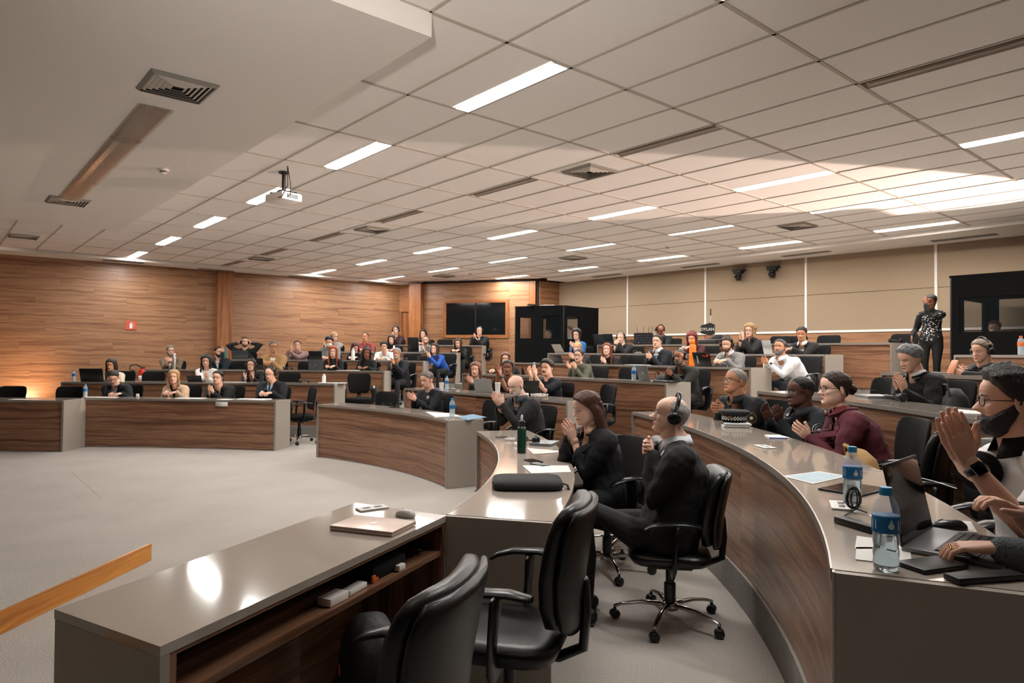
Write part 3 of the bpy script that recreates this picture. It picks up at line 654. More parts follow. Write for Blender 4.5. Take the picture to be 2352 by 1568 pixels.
def ik(S, Wt, L1, L2, pole):
    S = np.array(S, float); Wt = np.array(Wt, float); d = Wt-S; D = np.linalg.norm(d); u = d/D; D2 = min(D, (L1+L2)*.985); D2 = max(D2, abs(L1-L2)+.05); Wt = S+u*D2
    a = (L1*L1-L2*L2+D2*D2)/(2*D2); h = math.sqrt(max(0, L1*L1-a*a)); p = np.array(pole, float); p = unit(p-u*(p @ u)); return S+u*a+p*h, Wt
SKIN = dict(light='dbae96', pale='e4bca8', tan='c08a68', brown='8c5a41', dark='553527', olive='cb9877')
def skin(k):
    key = 'skin'+k
    if key in MATS: return MATS[key]
    m, nt, b = newmat('skin'); L = nt.links.new; c = lin(SKIN.get(k, k)); tc = N(nt, 'ShaderNodeTexCoord'); nz = N(nt, 'ShaderNodeTexNoise', i_Scale=22., i_Detail=5.0); L(tc.outputs['Object'], nz.inputs['Vector'])
    mx = N(nt, 'ShaderNodeMix', data_type='RGBA'); L(nz.outputs[0], mx.inputs[0]); mx.inputs[6].default_value = (c[0]*.9, c[1]*.82, c[2]*.79, 1); mx.inputs[7].default_value = (min(1, c[0]*1.1), c[1]*1.12, c[2]*1.12, 1); L(mx.outputs[2], b.inputs['Base Color'])
    n2 = N(nt, 'ShaderNodeTexNoise', i_Scale=260., i_Detail=3.0); L(tc.outputs['Object'], n2.inputs['Vector']); bp = N(nt, 'ShaderNodeBump', i_Strength=.12, i_Distance=.002); L(n2.outputs[0], bp.inputs['Height']); L(bp.outputs[0], b.inputs['Normal'])
    b.inputs['Roughness'].default_value = .46; b.inputs['Subsurface Weight'].default_value = .12; b.inputs['Subsurface Radius'].default_value = (.012, .005, .003); b.inputs['Subsurface Scale'].default_value = .6
    MATS[key] = m; return m
def cloth(col, **k):
    v = [int(col[i:i+2], 16) for i in (0, 2, 4)]; mx_ = max(v); f_ = .62 if mx_ < 70 else .62+.38*min(1, (mx_-70)/90); col = '%02x%02x%02x' % tuple(int(q*f_) for q in v)
    return mat(col, k.pop('rough', .82), bump=k.pop('bump', .25), scale=k.pop('scale', 60), var=k.pop('var', .07), name='cloth', **k)
def hairmat(c): return mat(c, .42, bump=.7, scale=30, var=.28, stretch=(9, 9, 1.2), name='hair')
def check(c1, c2, sc=30):
    key = 'chk'+c1+c2
    if key in MATS: return MATS[key]
    m, nt, b = newmat('checked cloth'); L = nt.links.new; tc = N(nt, 'ShaderNodeTexCoord'); out = None
    mp = N(nt, 'ShaderNodeMapping'); mp.inputs['Scale'].default_value = (sc, .01, sc); mp.inputs['Rotation'].default_value = (0, .3, 0); L(tc.outputs['Object'], mp.inputs[0]); ck = N(nt, 'ShaderNodeTexChecker', i_Scale=1.0); L(mp.outputs[0], ck.inputs[0])
    ck.inputs[1].default_value = lin(c1); ck.inputs[2].default_value = lin(c2); L(ck.outputs[0], b.inputs['Base Color']); b.inputs['Roughness'].default_value = .85; MATS[key] = m; return m
def topmat(c): return check(c[1], c[2], c[3] if len(c) > 3 else 30) if isinstance(c, tuple) and c[0] == 'check' else cloth(c)
PENDING = []   # cloth meshes waiting for voxel remesh
AFTER = []
def remesh(o, vox, sm=4, wr=0):
    m = o.modifiers.new('r', 'REMESH'); m.mode = 'VOXEL'; m.voxel_size = vox; m.use_smooth_shade = True
    s = o.modifiers.new('s', 'SMOOTH'); s.factor = .5; s.iterations = sm
    if wr:
        if 'wrk' not in bpy.data.textures: tx = bpy.data.textures.new('wrk', 'CLOUDS'); tx.noise_scale = .09; tx.noise_depth = 1
        d = o.modifiers.new('d', 'DISPLACE'); d.texture = bpy.data.textures['wrk']; d.strength = wr; d.mid_level = .5; d.texture_coords = 'LOCAL'
    PENDING.append(o)
def flush():
    dg = bpy.context.evaluated_depsgraph_get(); dg.update(); out = []
    for o in PENDING: out.append((o, bpy.data.meshes.new_from_object(o.evaluated_get(dg))))
    for o, me in out:
        mats = list(o.data.materials); o.modifiers.clear(); o.data = me
        if not len(me.materials):
            for m in mats: me.materials.append(m)
    PENDING.clear()
    for f in AFTER: f()
    AFTER.clear()
def vcut(o, Nk, spine_y, depth, hw0, top=True):
    bm = bmesh.new(); bm.from_mesh(o.data); dele = []
    for f in bm.faces:
        c = f.calc_center_median(); dz = Nk[2]-c.z
        if c.y > spine_y(c.z)+.03 and -.05 < dz < depth and abs(c.x-Nk[0]) < hw0*(1-max(0, dz)/depth)+.004: dele.append(f)
        elif dz < .012 and (c.x-Nk[0])**2+(c.y-Nk[1])**2 < .075**2: dele.append(f)
    bmesh.ops.delete(bm, geom=dele, context='FACES')
    for e in bm.edges:
        if e.is_boundary:
            for v in e.verts:
                dz = Nk[2]-v.co.z
                if v.co.y > spine_y(v.co.z)+.02 and .012 < dz < depth*1.02:
                    s = 1 if v.co.x > Nk[0] else -1; v.co.x = Nk[0]+s*max(.002, hw0*(1-max(0, dz)/depth))
    bm.to_mesh(o.data); bm.free()
def bvh_of(o): return BVHTree.FromPolygons([v.co.copy() for v in o.data.vertices], [tuple(p.vertices) for p in o.data.polygons])
def drape(o, rows, name, m, parent, off=.006, y0=1.2, ymin=None):
    """rows: (x_left, x_right, z) strips dropped onto the front of o"""
    bv = bvh_of(o); mb = MB(); n = 4; ok = []
    for xl, xr, z in rows:
        line = []
        for q in range(n):
            x = xl+(xr-xl)*q/(n-1); h = bv.ray_cast(Vector((x, y0, z)), Vector((0, -1, 0)))
            line.append((h[0]+Vector((0, off, 0))) if h[0] is not None and (ymin is None or h[0].y > ymin(z)) else None)
        ok.append(line)
    last = None
    ok = [l for l in ok if all(p is not None for p in l)] if ymin is not None else ok
    if len(ok) < 2: return None
    for l in ok:
        for q in range(n):
            if l[q] is None: l[q] = next((p for p in l if p is not None), last[q] if last else None)
            if l[q] is None: return None
        last = l
    for l in ok: mb.v.extend([tuple(p) for p in l])
    for i in range(len(ok)-1):
        for q in range(n-1): mb.f.append([i*n+q, i*n+q+1, (i+1)*n+q+1, (i+1)*n+q]); mb.uv.append(None); mb.mi.append(0)
    r = mb.build(name, m, parent, True); s = r.modifiers.new('s', 'SOLIDIFY'); s.thickness = .004; s.offset = 0; return r
def decal(root, o, px, py, shapes, name, parent=None):
    """flat badge laid on the cloth where the picture shows it; shapes: list of (pts2d, material, lift)"""
    if isinstance(o, (list, tuple)): cand = o
    else: cand = [o]
    M = (Matrix.Translation(root.location) @ Matrix.Rotation(root.rotation_euler[2], 4, 'Z')).inverted(); c = M @ Vector((0, 0, HC)); d = (M.to_3x3() @ Vector(ray(px, py))).normalized()
    bv = bvh_of(cand[0]); h = bv.ray_cast(c, d)
    if h[0] is None: return None
    n = h[1] if h[1].dot(d) < 0 else -h[1]; up = Vector((0, 0, 1)); e1 = up.cross(n).normalized(); e2 = n.cross(e1); obj = None
    mb = MB(); ms = []
    for pts, m, lift in shapes:
        if m not in ms: ms.append(m)
        k = len(mb.v)
        for a, b in pts:
            q = h[0]+e1*a+e2*b+n*.08; hh = bv.ray_cast(q, -n); p = (hh[0] if hh[0] is not None and hh[3] < .12 else h[0]+e1*a+e2*b)+n*lift; mb.v.append(tuple(p))
        mb.f.append(list(range(k, k+len(pts)))); mb.uv.append(None); mb.mi.append(ms.index(m))
    return mb.build(name, ms, parent or root)
def poly(n, r, ry_=None, ph=0): ry_ = ry_ or r; return [(r*math.cos(2*math.pi*k/n+ph), ry_*math.sin(2*math.pi*k/n+ph)) for k in range(n)]
def fdir(x, y, view):
    az = unit((x, y)); c = -az; Lf = np.array((-az[1], az[0])); v = math.radians(view); return c*math.cos(v)+Lf*math.sin(-v)
PEOPLE = []
def person(label, px, py, row=None, view=0, top='suit', col='22252a', shirt='e4e2df', tie=None, hair='short', hc='2a1e18', sk='light', arms='clap', hp=None, dY=None, body=None, pitch=0, roll=0, hs=1.0, wid=1.0, fem=0, x='', Y=None, off=.74, lod=0, lean=.10, age=0, sleeve=1.0, beard=None, fl=None, legs='21242a', vd=.26, group=None, seat=True, hsep=.0, fdirl=(0, .62, .78), curl=14, ch='B', chlabel=None, stand=False, sleevecol=None, jaw=1.0, nose=1.0, spread=.05, hand2=None, hlen=.30, thumb=35, thigh=.44, chs=1.0):
    # --- where
    d = ray(px, py); s = d[0]/d[1]
    if Y is None:
        C = offs(ROWS[row], off); best = None
        ext = [C[0]+(C[0]-C[1])*9]+list(C)+[C[-1]+(C[-1]-C[-2])*9]
        for a, b in zip(ext[:-1], ext[1:]):
            e = b-a; den = e[0]-s*e[1]
            if abs(den) < 1e-9: continue
            k = (s*a[1]-a[0])/den
            if 0 <= k <= 1: best = a+e*k; nn = np.array((-e[1], e[0])); break
        Hxy = best; Y = Hxy[1]
    else: Hxy = np.array((s*Y, Y)); nn = None
    H = atd(px, py, Y); zf = zfl(int(row[0])) if fl is None else fl
    if body is None:
        nn = unit(nn); f = nn if nn @ (np.array((-5.5, 4.0))-Hxy) > 0 else -nn
    else: f = fdir(Hxy[0], Hxy[1], body)
    fh = fdir(Hxy[0], Hxy[1], view)
    hipz = .50; dv = H[2]-zf-hipz
    if not stand:
        if dv < .64 and lean >= 0: lean = max(lean, math.sqrt(max(0, .68**2-dv**2)))
        lean = min(lean, .45); sc = float(np.clip(math.hypot(dv, lean)/.715, .88, 1.10))
    else: sc = (H[2]-zf)/1.60; hipz = .92*sc; lean = .0
    root = thing('person', label, 'person', (Hxy[0]-f[0]*lean, Hxy[1]-f[1]*lean, zf), math.atan2(f[1], f[0])-math.pi/2, group)
    R = np.array([[f[1], -f[0]], [f[0], f[1]]])   # world->local rows: x=right, y=forward
    def loc(P): q = R @ (np.array(P[:2])-np.array((root.location[0], root.location[1]))); return np.array((q[0], q[1], P[2]-zf))
    def locd(v): q = R @ np.array(v[:2]); return np.array((q[0], q[1], v[2] if len(v) > 2 else 0))
    h = loc(H); fl_ = locd(fh); yaw = math.atan2(-fl_[0], fl_[1]); hsc = hs*sc**.5
    RH = rz(yaw) @ rx(math.radians(pitch)) @ ry(math.radians(roll))
    HT = lambda V: (np.array(V)*hsc) @ RH.T+h
    wid = wid*(1.10 if not fem else 1.0); bk = (.014 if top in ('suit', 'coat', 'uniform', 'hoodie') else .004)*(1.3 if lod == 2 else 1); sh = .180*(1-.12*fem)*sc*wid**.4
    Nk = h+np.array((0, -.035, 0))*sc+np.array((0, 0, -.156))*sc; hip = np.array((0, 0, hipz))
    if pitch < -12: Nk = Nk+np.array((0, -.03, .01))
    sp = lambda t: hip+(Nk-hip)*t+np.array((0, -.045*math.sin(math.pi*t)*sc, 0))
    spy = lambda z: float(np.interp(z, [hip[2], sp(.3)[2], sp(.7)[2], Nk[2]], [hip[1], sp(.3)[1], sp(.7)[1], Nk[1]]))
    n1 = (10, 14, 20)[lod]; nh = ((36, 34), (48, 44), (84, 76))[lod]
    # --- arms
    SHc = sp(.86); a_ = unit(Nk-hip); shd = {s_: SHc+np.array((s_*sh, .0, 0)) for s_ in (-1, 1)}
    L1, L2 = .285*sc, .255*sc
    wr = {}; fd = {}; pn = {}; cu = {-1: curl, 1: curl}; thb = {-1: thumb, 1: thumb}; pole = {s_: np.array((s_*.45, -.25, -1.0)) for s_ in (-1, 1)}
    deskz = .80
    mid = None
    if hp is not None:
        dd = dY if dY is not None else f[1]*hlen*1.0
        mid = loc(atd(hp[0], hp[1], Y+dd))
    if arms in ('clap', 'chin'):
        if mid is None: mid = Nk+np.array((0, hlen, -.16)) if arms == 'clap' else h+np.array((0, .13, -.13))
        fv = unit(fdirl)
        for s_ in (-1, 1):
            wr[s_] = mid-fv*.085*sc+np.array((s_*(.024+hsep), 0, 0)); fd[s_] = fv+np.array((-s_*.03, 0, 0)); pn[s_] = np.array((-s_, 0, 0))
        if hsep: fd = {s_: unit(fv+np.array((s_*.15, 0, 0))) for s_ in (-1, 1)}; cu = {-1: curl, 1: curl*.6}
        else: wr[1] = wr[1]+np.array((0, .008, .014)); cu[1] = curl*.4
    elif arms == 'fold':   # fingers interlaced
        if mid is None: mid = Nk+np.array((0, .30, -.2))
        for s_ in (-1, 1): wr[s_] = mid+np.array((s_*.05, -.06, -.02)); fd[s_] = unit((-s_*.75, .55, .35)); pn[s_] = np.array((-s_*.6, -.6, .1)); cu[s_] = 38
    elif arms in ('desk', 'type', 'write'):
        c = mid if mid is not None else np.array((0, Nk[1]+.34, deskz+.03))
        w_ = .05 if arms == 'desk' else .11
        for s_ in (-1, 1): wr[s_] = c+np.array((s_*(w_+.04), -.07, .02)); fd[s_] = unit((-s_*.45, 1, -.12)); pn[s_] = np.array((-s_*.25, 0, -1)); cu[s_] = 22
    elif arms == 'ears':
        for s_ in (-1, 1):
            wr[s_] = HT([(s_*.15, .0, -.03)])[0]; fd[s_] = unit((-s_*.5, .1, .8)); pn[s_] = np.array((-s_*.8, 0, -.3)); cu[s_] = 20; pole[s_] = np.array((s_*1.2, .2, .1))
    elif arms == 'down':
        for s_ in (-1, 1): wr[s_] = np.array((s_*.23, .05, hipz-.02)); fd[s_] = np.array((0, .2, -1)); pn[s_] = np.array((-s_, 0, 0)); pole[s_] = np.array((s_*.3, -1, 0))
    elif arms == 'custom':
        for s_, (W_, F_, N_) in hand2.items(): wr[s_] = np.array(W_)+h*0+np.array(Nk); fd[s_] = unit(F_); pn[s_] = np.array(N_, float)
    B = MB(); C = MB(); el = {}
    g_ = wid
    for s_ in (-1, 1):
        e, W_ = ik(shd[s_], wr[s_], L1, L2, pole[s_]); el[s_] = e; wr[s_] = W_
        if sleeve < .6: B.add(*tube([shd[s_], shd[s_]*.5+e*.5, e, e*.65+W_*.35, W_*.85+e*.15, W_], [.045*sc*g_**.5, .043*sc*g_**.5, .037*sc, .040*sc, .027*sc, (.027*sc, .021*sc)], n1))
        else: B.add(*tube([shd[s_], e, e*.4+W_*.6, W_], [.036*sc, .032*sc, .028*sc, .0235*sc], max(8, n1-2)))
        for V, Fc in hand(W_, fd[s_], pn[s_], s_, cu[s_], spread, sc*(1 if not fem else .92), (6, 8, 12)[lod], thb[s_]): B.add(V, Fc)
        if sleeve >= .6:
            E2 = e+(W_-e)*(.97 if sleeve == 1 else sleeve); C.add(*tube([shd[s_], shd[s_]*.55+e*.45, e, e*.5+E2*.5, E2], [.068*sc*g_**.6+bk, .060*sc*g_**.6+bk, .051*sc*g_**.4+bk*.9, .045*sc+bk*.7, .036*sc+bk*.45], 12))
        else:
            E2 = shd[s_]+(e-shd[s_])*.72; C.add(*tube([shd[s_], E2], [.068*sc, .063*sc], 14))
    # torso in cloth
    fx = 1-.10*fem; TR = [(0, .185, .135), (.18, .172, .128), (.42, .162*fx, .118), (.70, .172*fx, .122+.012*fem), (.86, .148, .098), (.955, .088, .070)]
    for k_, (t_, a, b) in enumerate(TR):
        TR[k_] = (sp(t_), (a*sc*g_+bk*(t_ < .9), b*sc*(g_ if t_ < .8 else 1)+bk*1.2*(t_ < .9)))
    C.add(*tube([q[0] for q in TR], [q[1] for q in TR], 18, side=(1, 0, 0)))
    C.add(*tube([shd[-1], (shd[-1]+sp(.93))/2, sp(.95), (shd[1]+sp(.93))/2, shd[1]], [.064*sc+bk, .066*sc+bk*.9, .062*sc, .066*sc+bk*.9, .064*sc+bk], 12))
    # skin trunk + neck + head
    B.add(*tube([sp(0), sp(.42), sp(.70), sp(.86), sp(.95)], [(.13*sc*g_, .09*sc), (.12*sc*g_, .085*sc), (.13*sc, .09*sc), (.12*sc, .075*sc), (.06*sc, .055*sc)], n1, side=(1, 0, 0)))
    nr = (.062-.013*fem)*sc*wid**.6; B.add(*tube([sp(.90), Nk+np.array((0, .0, .015)), HT([(0, -.018, -.085)])[0], HT([(0, -.01, -.03)])[0]], [(nr*1.35, nr*1.2), (nr*1.08, nr*1.05), nr, nr*.95], max(12, n1)))
    X, Yg, Z, ph = head_grid(*nh, jaw=jaw); Yf = features(X, Yg, Z, fem, age, nose); B.add(HT(np.c_[X.ravel(), Yf.ravel(), Z.ravel()]), grid_faces(*nh))
    for s_ in (-1, 1):
        V, Fc = sph((0, 0, 0), (.0075, .018, .031), (8, 10, 16)[lod], (6, 8, 12)[lod]); V = np.array(V)
        if lod: V[:, 0] -= .006*g(V[:, 1]-.003, .008)*g(V[:, 2]-.004, .016)*(V[:, 0] > 0); V = V*np.array((1, 1, 1)); V[:, 1] *= 1+V[:, 2]*8
        V = V @ rx(-.15).T @ rz(-.35).T
        V[:, 0] *= s_; V = V+np.array((s_*.0765, -.016, -.006)); B.add(HT(V), Fc if s_ > 0 else [q[::-1] for q in Fc])
    bd = B.build('body', skin(sk), root, True)
    # --- legs
    L_ = MB()
    if stand:
        for s_ in (-1, 1): L_.add(*tube([(s_*.08, 0, hipz+.05), (s_*.09, .0, hipz-.12), (s_*.085, .02, .50*sc), (s_*.08, .0, .30*sc), (s_*.08, -.01, .06)], [.10*sc, .095*sc, .062*sc, .055*sc, .045*sc], 14))
        L_.add(*tube([(0, -.01, hipz+.12), (0, -.01, hipz+.02), (0, 0, hipz-.05)], [(.135*sc, .09*sc), (.150*sc, .095*sc), (.145*sc, .09*sc)], 16, side=(1, 0, 0)))
        kn = None
    else:
        for s_ in (-1, 1):
            kn = np.array((s_*.13, thigh*sc, .54)); an = np.array((s_*.12, (thigh-.02)*sc, .09))
            if 'cross' in x and s_ < 0: kn = np.array((-.06, thigh*sc-.02, .66)); an = np.array((-.08, (thigh-.02)*sc, .09))
            L_.add(*tube([(s_*.085, -.02, .52), (s_*.11, .2*sc, .53), kn, kn*.5+an*.5+np.array((0, -.01, 0)), an], [.095*sc*g_**.5, .085*sc*g_**.4, .066*sc, .056*sc, .045*sc], 12 if lod else 8))
        L_.add(*tube([(0, -.03, .60), (0, -.02, .50)], [(.165*sc*g_, .12*sc), (.17*sc*g_, .13*sc)], 12, side=(1, 0, 0)))
    tr = L_.build('trousers', cloth(legs), root, True)
    if lod or stand: remesh(tr, .013, 3)
    for s_ in (-1, 1):
        ax, ay, az = (s_*.12, (thigh-.02)*sc, .0) if not stand else (s_*.08, -.01, 0)
        m = MB(); m.add(*tube([(ax, ay-.04, .045), (ax, ay+.03, .05), (ax+s_*.01, ay+.12, .035), (ax+s_*.012, ay+.19, .028)], [(.034, .042), (.038, .045), (.042, .032), (.034, .024)], 10, side=(1, 0, 0))); m.box((ax+s_*.006, ay+.08, .010), (.078, .27, .018), bev=.006); m.build('shoe', M_blk, root, True)
    # --- clothes
    vox = (.017, .012, .008)[lod]; tn = {'suit': 'jacket', 'coat': 'coat', 'shirt': 'shirt', 'tee': 't_shirt', 'sweater': 'sweater', 'cardigan': 'cardigan', 'hoodie': 'hoodie', 'uniform': 'uniform_jacket'}[top]
    cl = C.build(tn, topmat(col), root, True); remesh(cl, vox, (3, 5, 7)[lod], (.010, .016, .018)[lod])
    opn = top in ('suit', 'coat', 'cardigan', 'hoodie')
    if opn:
        Sx = MB(); Sx.add(*tube([q[0] for q in TR], [(q[1][0]*.93, q[1][1]-.013) for q in TR[:-1]]+[(nr*1.04, nr*1.02)], 18, side=(1, 0, 0)))
        so = Sx.build('shirt', topmat(shirt), root, True)
    else: so = None
    def post():
        vd_ = vd*sc
        if opn:
            vcut(cl, Nk, spy, vd_, .072*sc)
            n = 9
            if lod or top == 'suit':
                for s_ in (-1, 1):
                    rows = []
                    for q in range(n):
                        t = q/(n-1); z = Nk[2]-.0-vd_*t; w0 = .066*sc*(1-t)+.004; wl_ = (.03+.05*math.sin(math.pi*min(1, t*1.25))*(1 if t < .75 else .8))*sc*(1-t*.6)
                        rows.append((Nk[0]+s_*w0, Nk[0]+s_*(w0+wl_), z))
                    drape(cl, rows, 'lapel', topmat(col), root, .005, ymin=lambda z: spy(z)+.035)
            if so:
                if tie: 
                    k = drape(so, [(Nk[0]-.016, Nk[0]+.016, Nk[2]-.012), (Nk[0]-.020, Nk[0]+.020, Nk[2]-.03), (Nk[0]-.013, Nk[0]+.013, Nk[2]-.045)]+[(Nk[0]-(.018+.02*q/6), Nk[0]+(.018+.02*q/6), Nk[2]-.055-vd_*q/6) for q in range(7)], 'tie', cloth(tie, rough=.5), root, .008)
        else:
            if top == 'shirt' and sleeve > .6: vcut(cl, Nk, spy, .10*sc, .045*sc)
        if lod and top in ('suit', 'shirt', 'uniform', 'coat') or top == 'shirt':
            # folded collar around the neck
            m = MB(); n = 20; r0 = nr*1.22
            for q in range(n+1):
                a = math.radians(-70)+math.radians(320)*q/n-math.pi*0; a = math.radians(110)+math.radians(320)*q/n; c, s2 = math.cos(a), math.sin(a); fr = max(0, s2)
                base = np.array((Nk[0]+r0*c, Nk[1]+r0*1.0*s2, Nk[2]+.006-.020*fr)); up = base+np.array((-c*.004, -s2*.004, .034)); cw = .62 if opn else 1.0; dn = base+np.array((c*.016*cw, s2*.022*cw, -.016-.020*fr))
                m.v += [tuple(base+np.array((0, 0, -.01))), tuple(up), tuple(dn)]
            for q in range(n): m.f += [[3*q, 3*q+3, 3*q+4, 3*q+1], [3*q+1, 3*q+4, 3*q+5, 3*q+2]]; m.uv += [None, None]; m.mi += [0, 0]
            o = m.build('collar', cloth(shirt) if opn else (M_blk2 if 'trim' in x else topmat(col)), root, True); md = o.modifiers.new('s', 'SOLIDIFY'); md.thickness = .004
        if opn and lod and top == 'suit':
            m = MB(); pts = [np.array((Nk[0]+.078*sc*math.cos(a), Nk[1]-.004+.078*sc*math.sin(a), Nk[2]-.010-.030*max(0, math.sin(a)))) for a in np.linspace(math.radians(125), math.radians(415), 16)]; m.add(*tube(pts, [(.008, .020)]*16, 8)); m.build('jacket_collar', topmat(col), root, True)
        if opn and top in ('coat', 'hoodie'):
            m = MB(); n = 16
            pts = [np.array((Nk[0]+.085*sc*math.cos(a), Nk[1]-.005+.085*sc*math.sin(a), Nk[2]-.005+.02*(1-max(0, math.sin(a))*2.2))) for a in np.linspace(math.radians(115), math.radians(425), n)]
            m.add(*tube(pts, [(.012, .028) if top == 'coat' else (.022, .032)]*n, 8)); m.build('coat_collar' if top == 'coat' else 'hood', topmat(col), root, True)
    AFTER.append(post)
    if sleeve == 1 and top in ('suit', 'coat') :
        for s_ in (-1, 1):
            u_ = unit(wr[s_]-el[s_]); m = MB(); m.add(*tube([wr[s_]-u_*.03, wr[s_]+u_*.004], [.031*sc, .030*sc], 12, cap=False)); m.build('shirt_cuff', topmat(shirt), root, True)
    if 'trim' in x:
        for s_ in (-1, 1): E2 = shd[s_]+(el[s_]-shd[s_])*.72; u_ = unit(el[s_]-shd[s_]); MB().add(*tube([E2+u_*.028, E2+u_*.052], [.0715*sc, .0705*sc], 20, cap=False)).build('sleeve_trim', M_blk2, root, True)
    # --- hair
    hm = hairmat(hc)
    def shell(zf_, th, name, m=hm, nz=None, low=None, noise=.003, inner=-.004, soft=.024):
        Xh, Yh, Zh, ph_ = head_grid(*(nh if nz is None else nz), jaw=jaw); A = np.abs(((ph_+np.pi) % (2*np.pi))-np.pi); zl = np.interp(A, *zf_); M_ = np.clip((Zh-zl[None])/soft, 0, 1); M_ = M_*M_*(3-2*M_)
        if low is not None: zu = np.interp(A, *low); M2 = np.clip((zu[None]-Zh)/soft, 0, 1); M_ = M_*M2
        if 'cut' in name: pass
        noise = noise*(.55 if lod == 2 else 1); thk = th(A[None]+0*Zh, Zh); jit = noise*(np.sin(Xh*210+Zh*90+px)+np.sin(Yh*170-Zh*130+py)+.6*np.sin(Xh*430+Yh*380))
        nrm = np.stack([Xh/.0055, (Yh+.01)/.008, (Zh-.01)/.011], -1); nrm /= np.linalg.norm(nrm, axis=-1)[..., None]
        P = np.stack([Xh, Yh, Zh], -1)+nrm*(M_*(thk+jit)+(1-M_)*inner)[..., None]
        mb = MB(); gf = grid_faces(Xh.shape[0], Xh.shape[1]); P = P.reshape(-1, 3)
        mm = M_.ravel(); keep = [q for q in gf if max(mm[i] for i in q) > 0]; mb.add(HT(P), keep); o = mb.build(name, m, root, True)
        me = o.data; bm = bmesh.new(); bm.from_mesh(me); bmesh.ops.delete(bm, geom=[v for v in bm.verts if not v.link_faces], context='VERTS'); bm.to_mesh(me); bm.free()
        return o
    FA = [0, .5, .9, 1.2, 1.45, 1.75, 2.2, 3.15]
    lines = {'short': [.074, .070, .048, .012, -.012, .01, -.055, -.068], 'recede': [.098, .094, .062, .020, -.008, .01, -.05, -.062], 'fem': [.070, .062, .035, .0, -.035, -.03, -.06, -.07], 'crop': [.076, .072, .052, .018, .0, .015, -.045, -.055], 'baldside': [.20, .20, .20, .03, .01, .02, -.05, -.06]}
    style = hair
    if style in ('short', 'recede', 'crop', 'baldside', 'fluffy', 'quiff'):
        zl = lines['short' if style in ('fluffy', 'quiff') else style]; tk = dict(short=.012, recede=.009, crop=.0045, baldside=.006, fluffy=.024, quiff=.022)[style]
        if style == 'baldside': shell((FA, zl), lambda a, z: tk*np.clip((.085-z)/.04, 0, 1)+0*a, 'hair', noise=.001)
        else: shell((FA, zl), lambda a, z: tk*(.55+.45*np.clip((z-.0)/.08, 0, 1))*(1+.35*np.cos(a)*(z > .05)), 'hair', noise=.0012 if style == 'crop' else .0022 if style == 'short' else .003)
    elif style in ('long', 'bob', 'bun', 'pony', 'curly', 'longcurly', 'longstraight'):
        tk = dict(long=.016, bob=.022, bun=.009, pony=.009, curly=.032, longcurly=.026, longstraight=.014)[style]
        shell((FA, lines['fem']), lambda a, z: tk*(.6+.4*np.clip((z+.02)/.08, 0, 1))+0*a, 'hair', noise=.005 if 'curly' in style else .0016)
        m = MB()
        if style in ('long', 'longcurly', 'longstraight', 'bob', 'curly'):
            Ln = dict(long=.30, longcurly=.30, longstraight=.36, bob=.10, curly=.06)[style]
            m.add(*tube([(0, -.045, .075), (0, -.085, .02), (0, -.092, -.05), (0, -.085, -.06-Ln*.5), (0, -.075, -.05-Ln)], [(.06, .035), (.082, .036), (.088, .036), (.085, .034), (.055, .022)], 14, side=(1, 0, 0)))
            bk_ = .035 if style == 'longstraight' and lod == 2 else 0
            for s_ in (-1, 1): m.add(*tube([(s_*.035, .04-bk_, .092), (s_*.072, .028-bk_, .052), (s_*.083, .012-bk_*1.3, -.01), (s_*.086, .006-bk_*1.6, -.06), (s_*.092, .012-bk_*2.2, -.08-Ln*.45), (s_*.085, .03-bk_*2.8, -.06-Ln*.85)], [(.012, .03), (.014, .036), (.015, .036), (.018, .034), (.02, .032), (.012, .018)], 10, side=(1, 0, 0)))
            o = MB().add(HT(m.v), m.f).build('hair_lengths', hm, root, True); remesh(o, (.014, .010, .006)[lod], 3, .012 if 'curly' not in style else .03)
        elif style == 'bun':
            m.add(*sph((0, -.122, .0), (.034, .030, .032), 14, 10)); m.add(*sph((0, -.118, -.018), (.024, .022, .022), 12, 8)); MB().add(HT(m.v), m.f).build('hair_bun', hm, root, True)
        else: m.add(*tube([(0, -.10, .03), (0, -.135, .0), (0, -.13, -.08), (0, -.11, -.18)], [.016, .026, .026, .01], 12)); MB().add(HT(m.v), m.f).build('ponytail', hm, root, True)
    if beard:
        bm_ = hairmat(beard[0]); tb = beard[1]
        if tb > .004: shell((FA, [-.055, -.050, -.040, -.02, -.01, .2, .2, .2]), lambda a, z: tb*(.5+.5*np.clip(-(z+.03)/.06, 0, 1))+0*a, 'beard', bm_, low=(FA, [-.060, -.056, -.034, .004, .012, -.2, -.2, -.2]) if False else None, noise=.0012) if False else None
        Xh, Yh, Zh, ph_ = head_grid(*nh, jaw=jaw); Yh = features(Xh, Yh, Zh, fem, 0, nose*.2); A = np.abs(((ph_+np.pi) % (2*np.pi))-np.pi)[None]+0*Zh
        up = np.interp(A, [0, .30, .42, .75, 1.2, 1.5, 1.65], [-.044, -.046, -.050, -.050, -.018, .012, -.2]); M_ = np.clip((up-Zh)/.010, 0, 1)
        lip = (np.abs(Xh) < .021) & (np.abs(Zh+.063) < .0085); M_ = np.where(lip, 0, M_)
        nrm = np.stack([Xh/.0055, (Yh+.01)/.008, (Zh+.02)/.012], -1); nrm /= np.linalg.norm(nrm, axis=-1)[..., None]
        jit = .0010*(np.sin(Xh*330+Zh*210)+np.sin(Yh*310-Zh*290)); tt = tb*(.55+.45*np.clip(-(Zh+.04)/.05, 0, 1)); P = np.stack([Xh, Yh, Zh], -1)+nrm*(M_*(tt+jit)+(1-M_)*-.004)[..., None]; P = P.reshape(-1, 3); mm = M_.ravel()
        keep = [q for q in grid_faces(*nh) if max(mm[i] for i in q) > 0]; MB().add(HT(P), keep).build('beard', bm_, root, True)
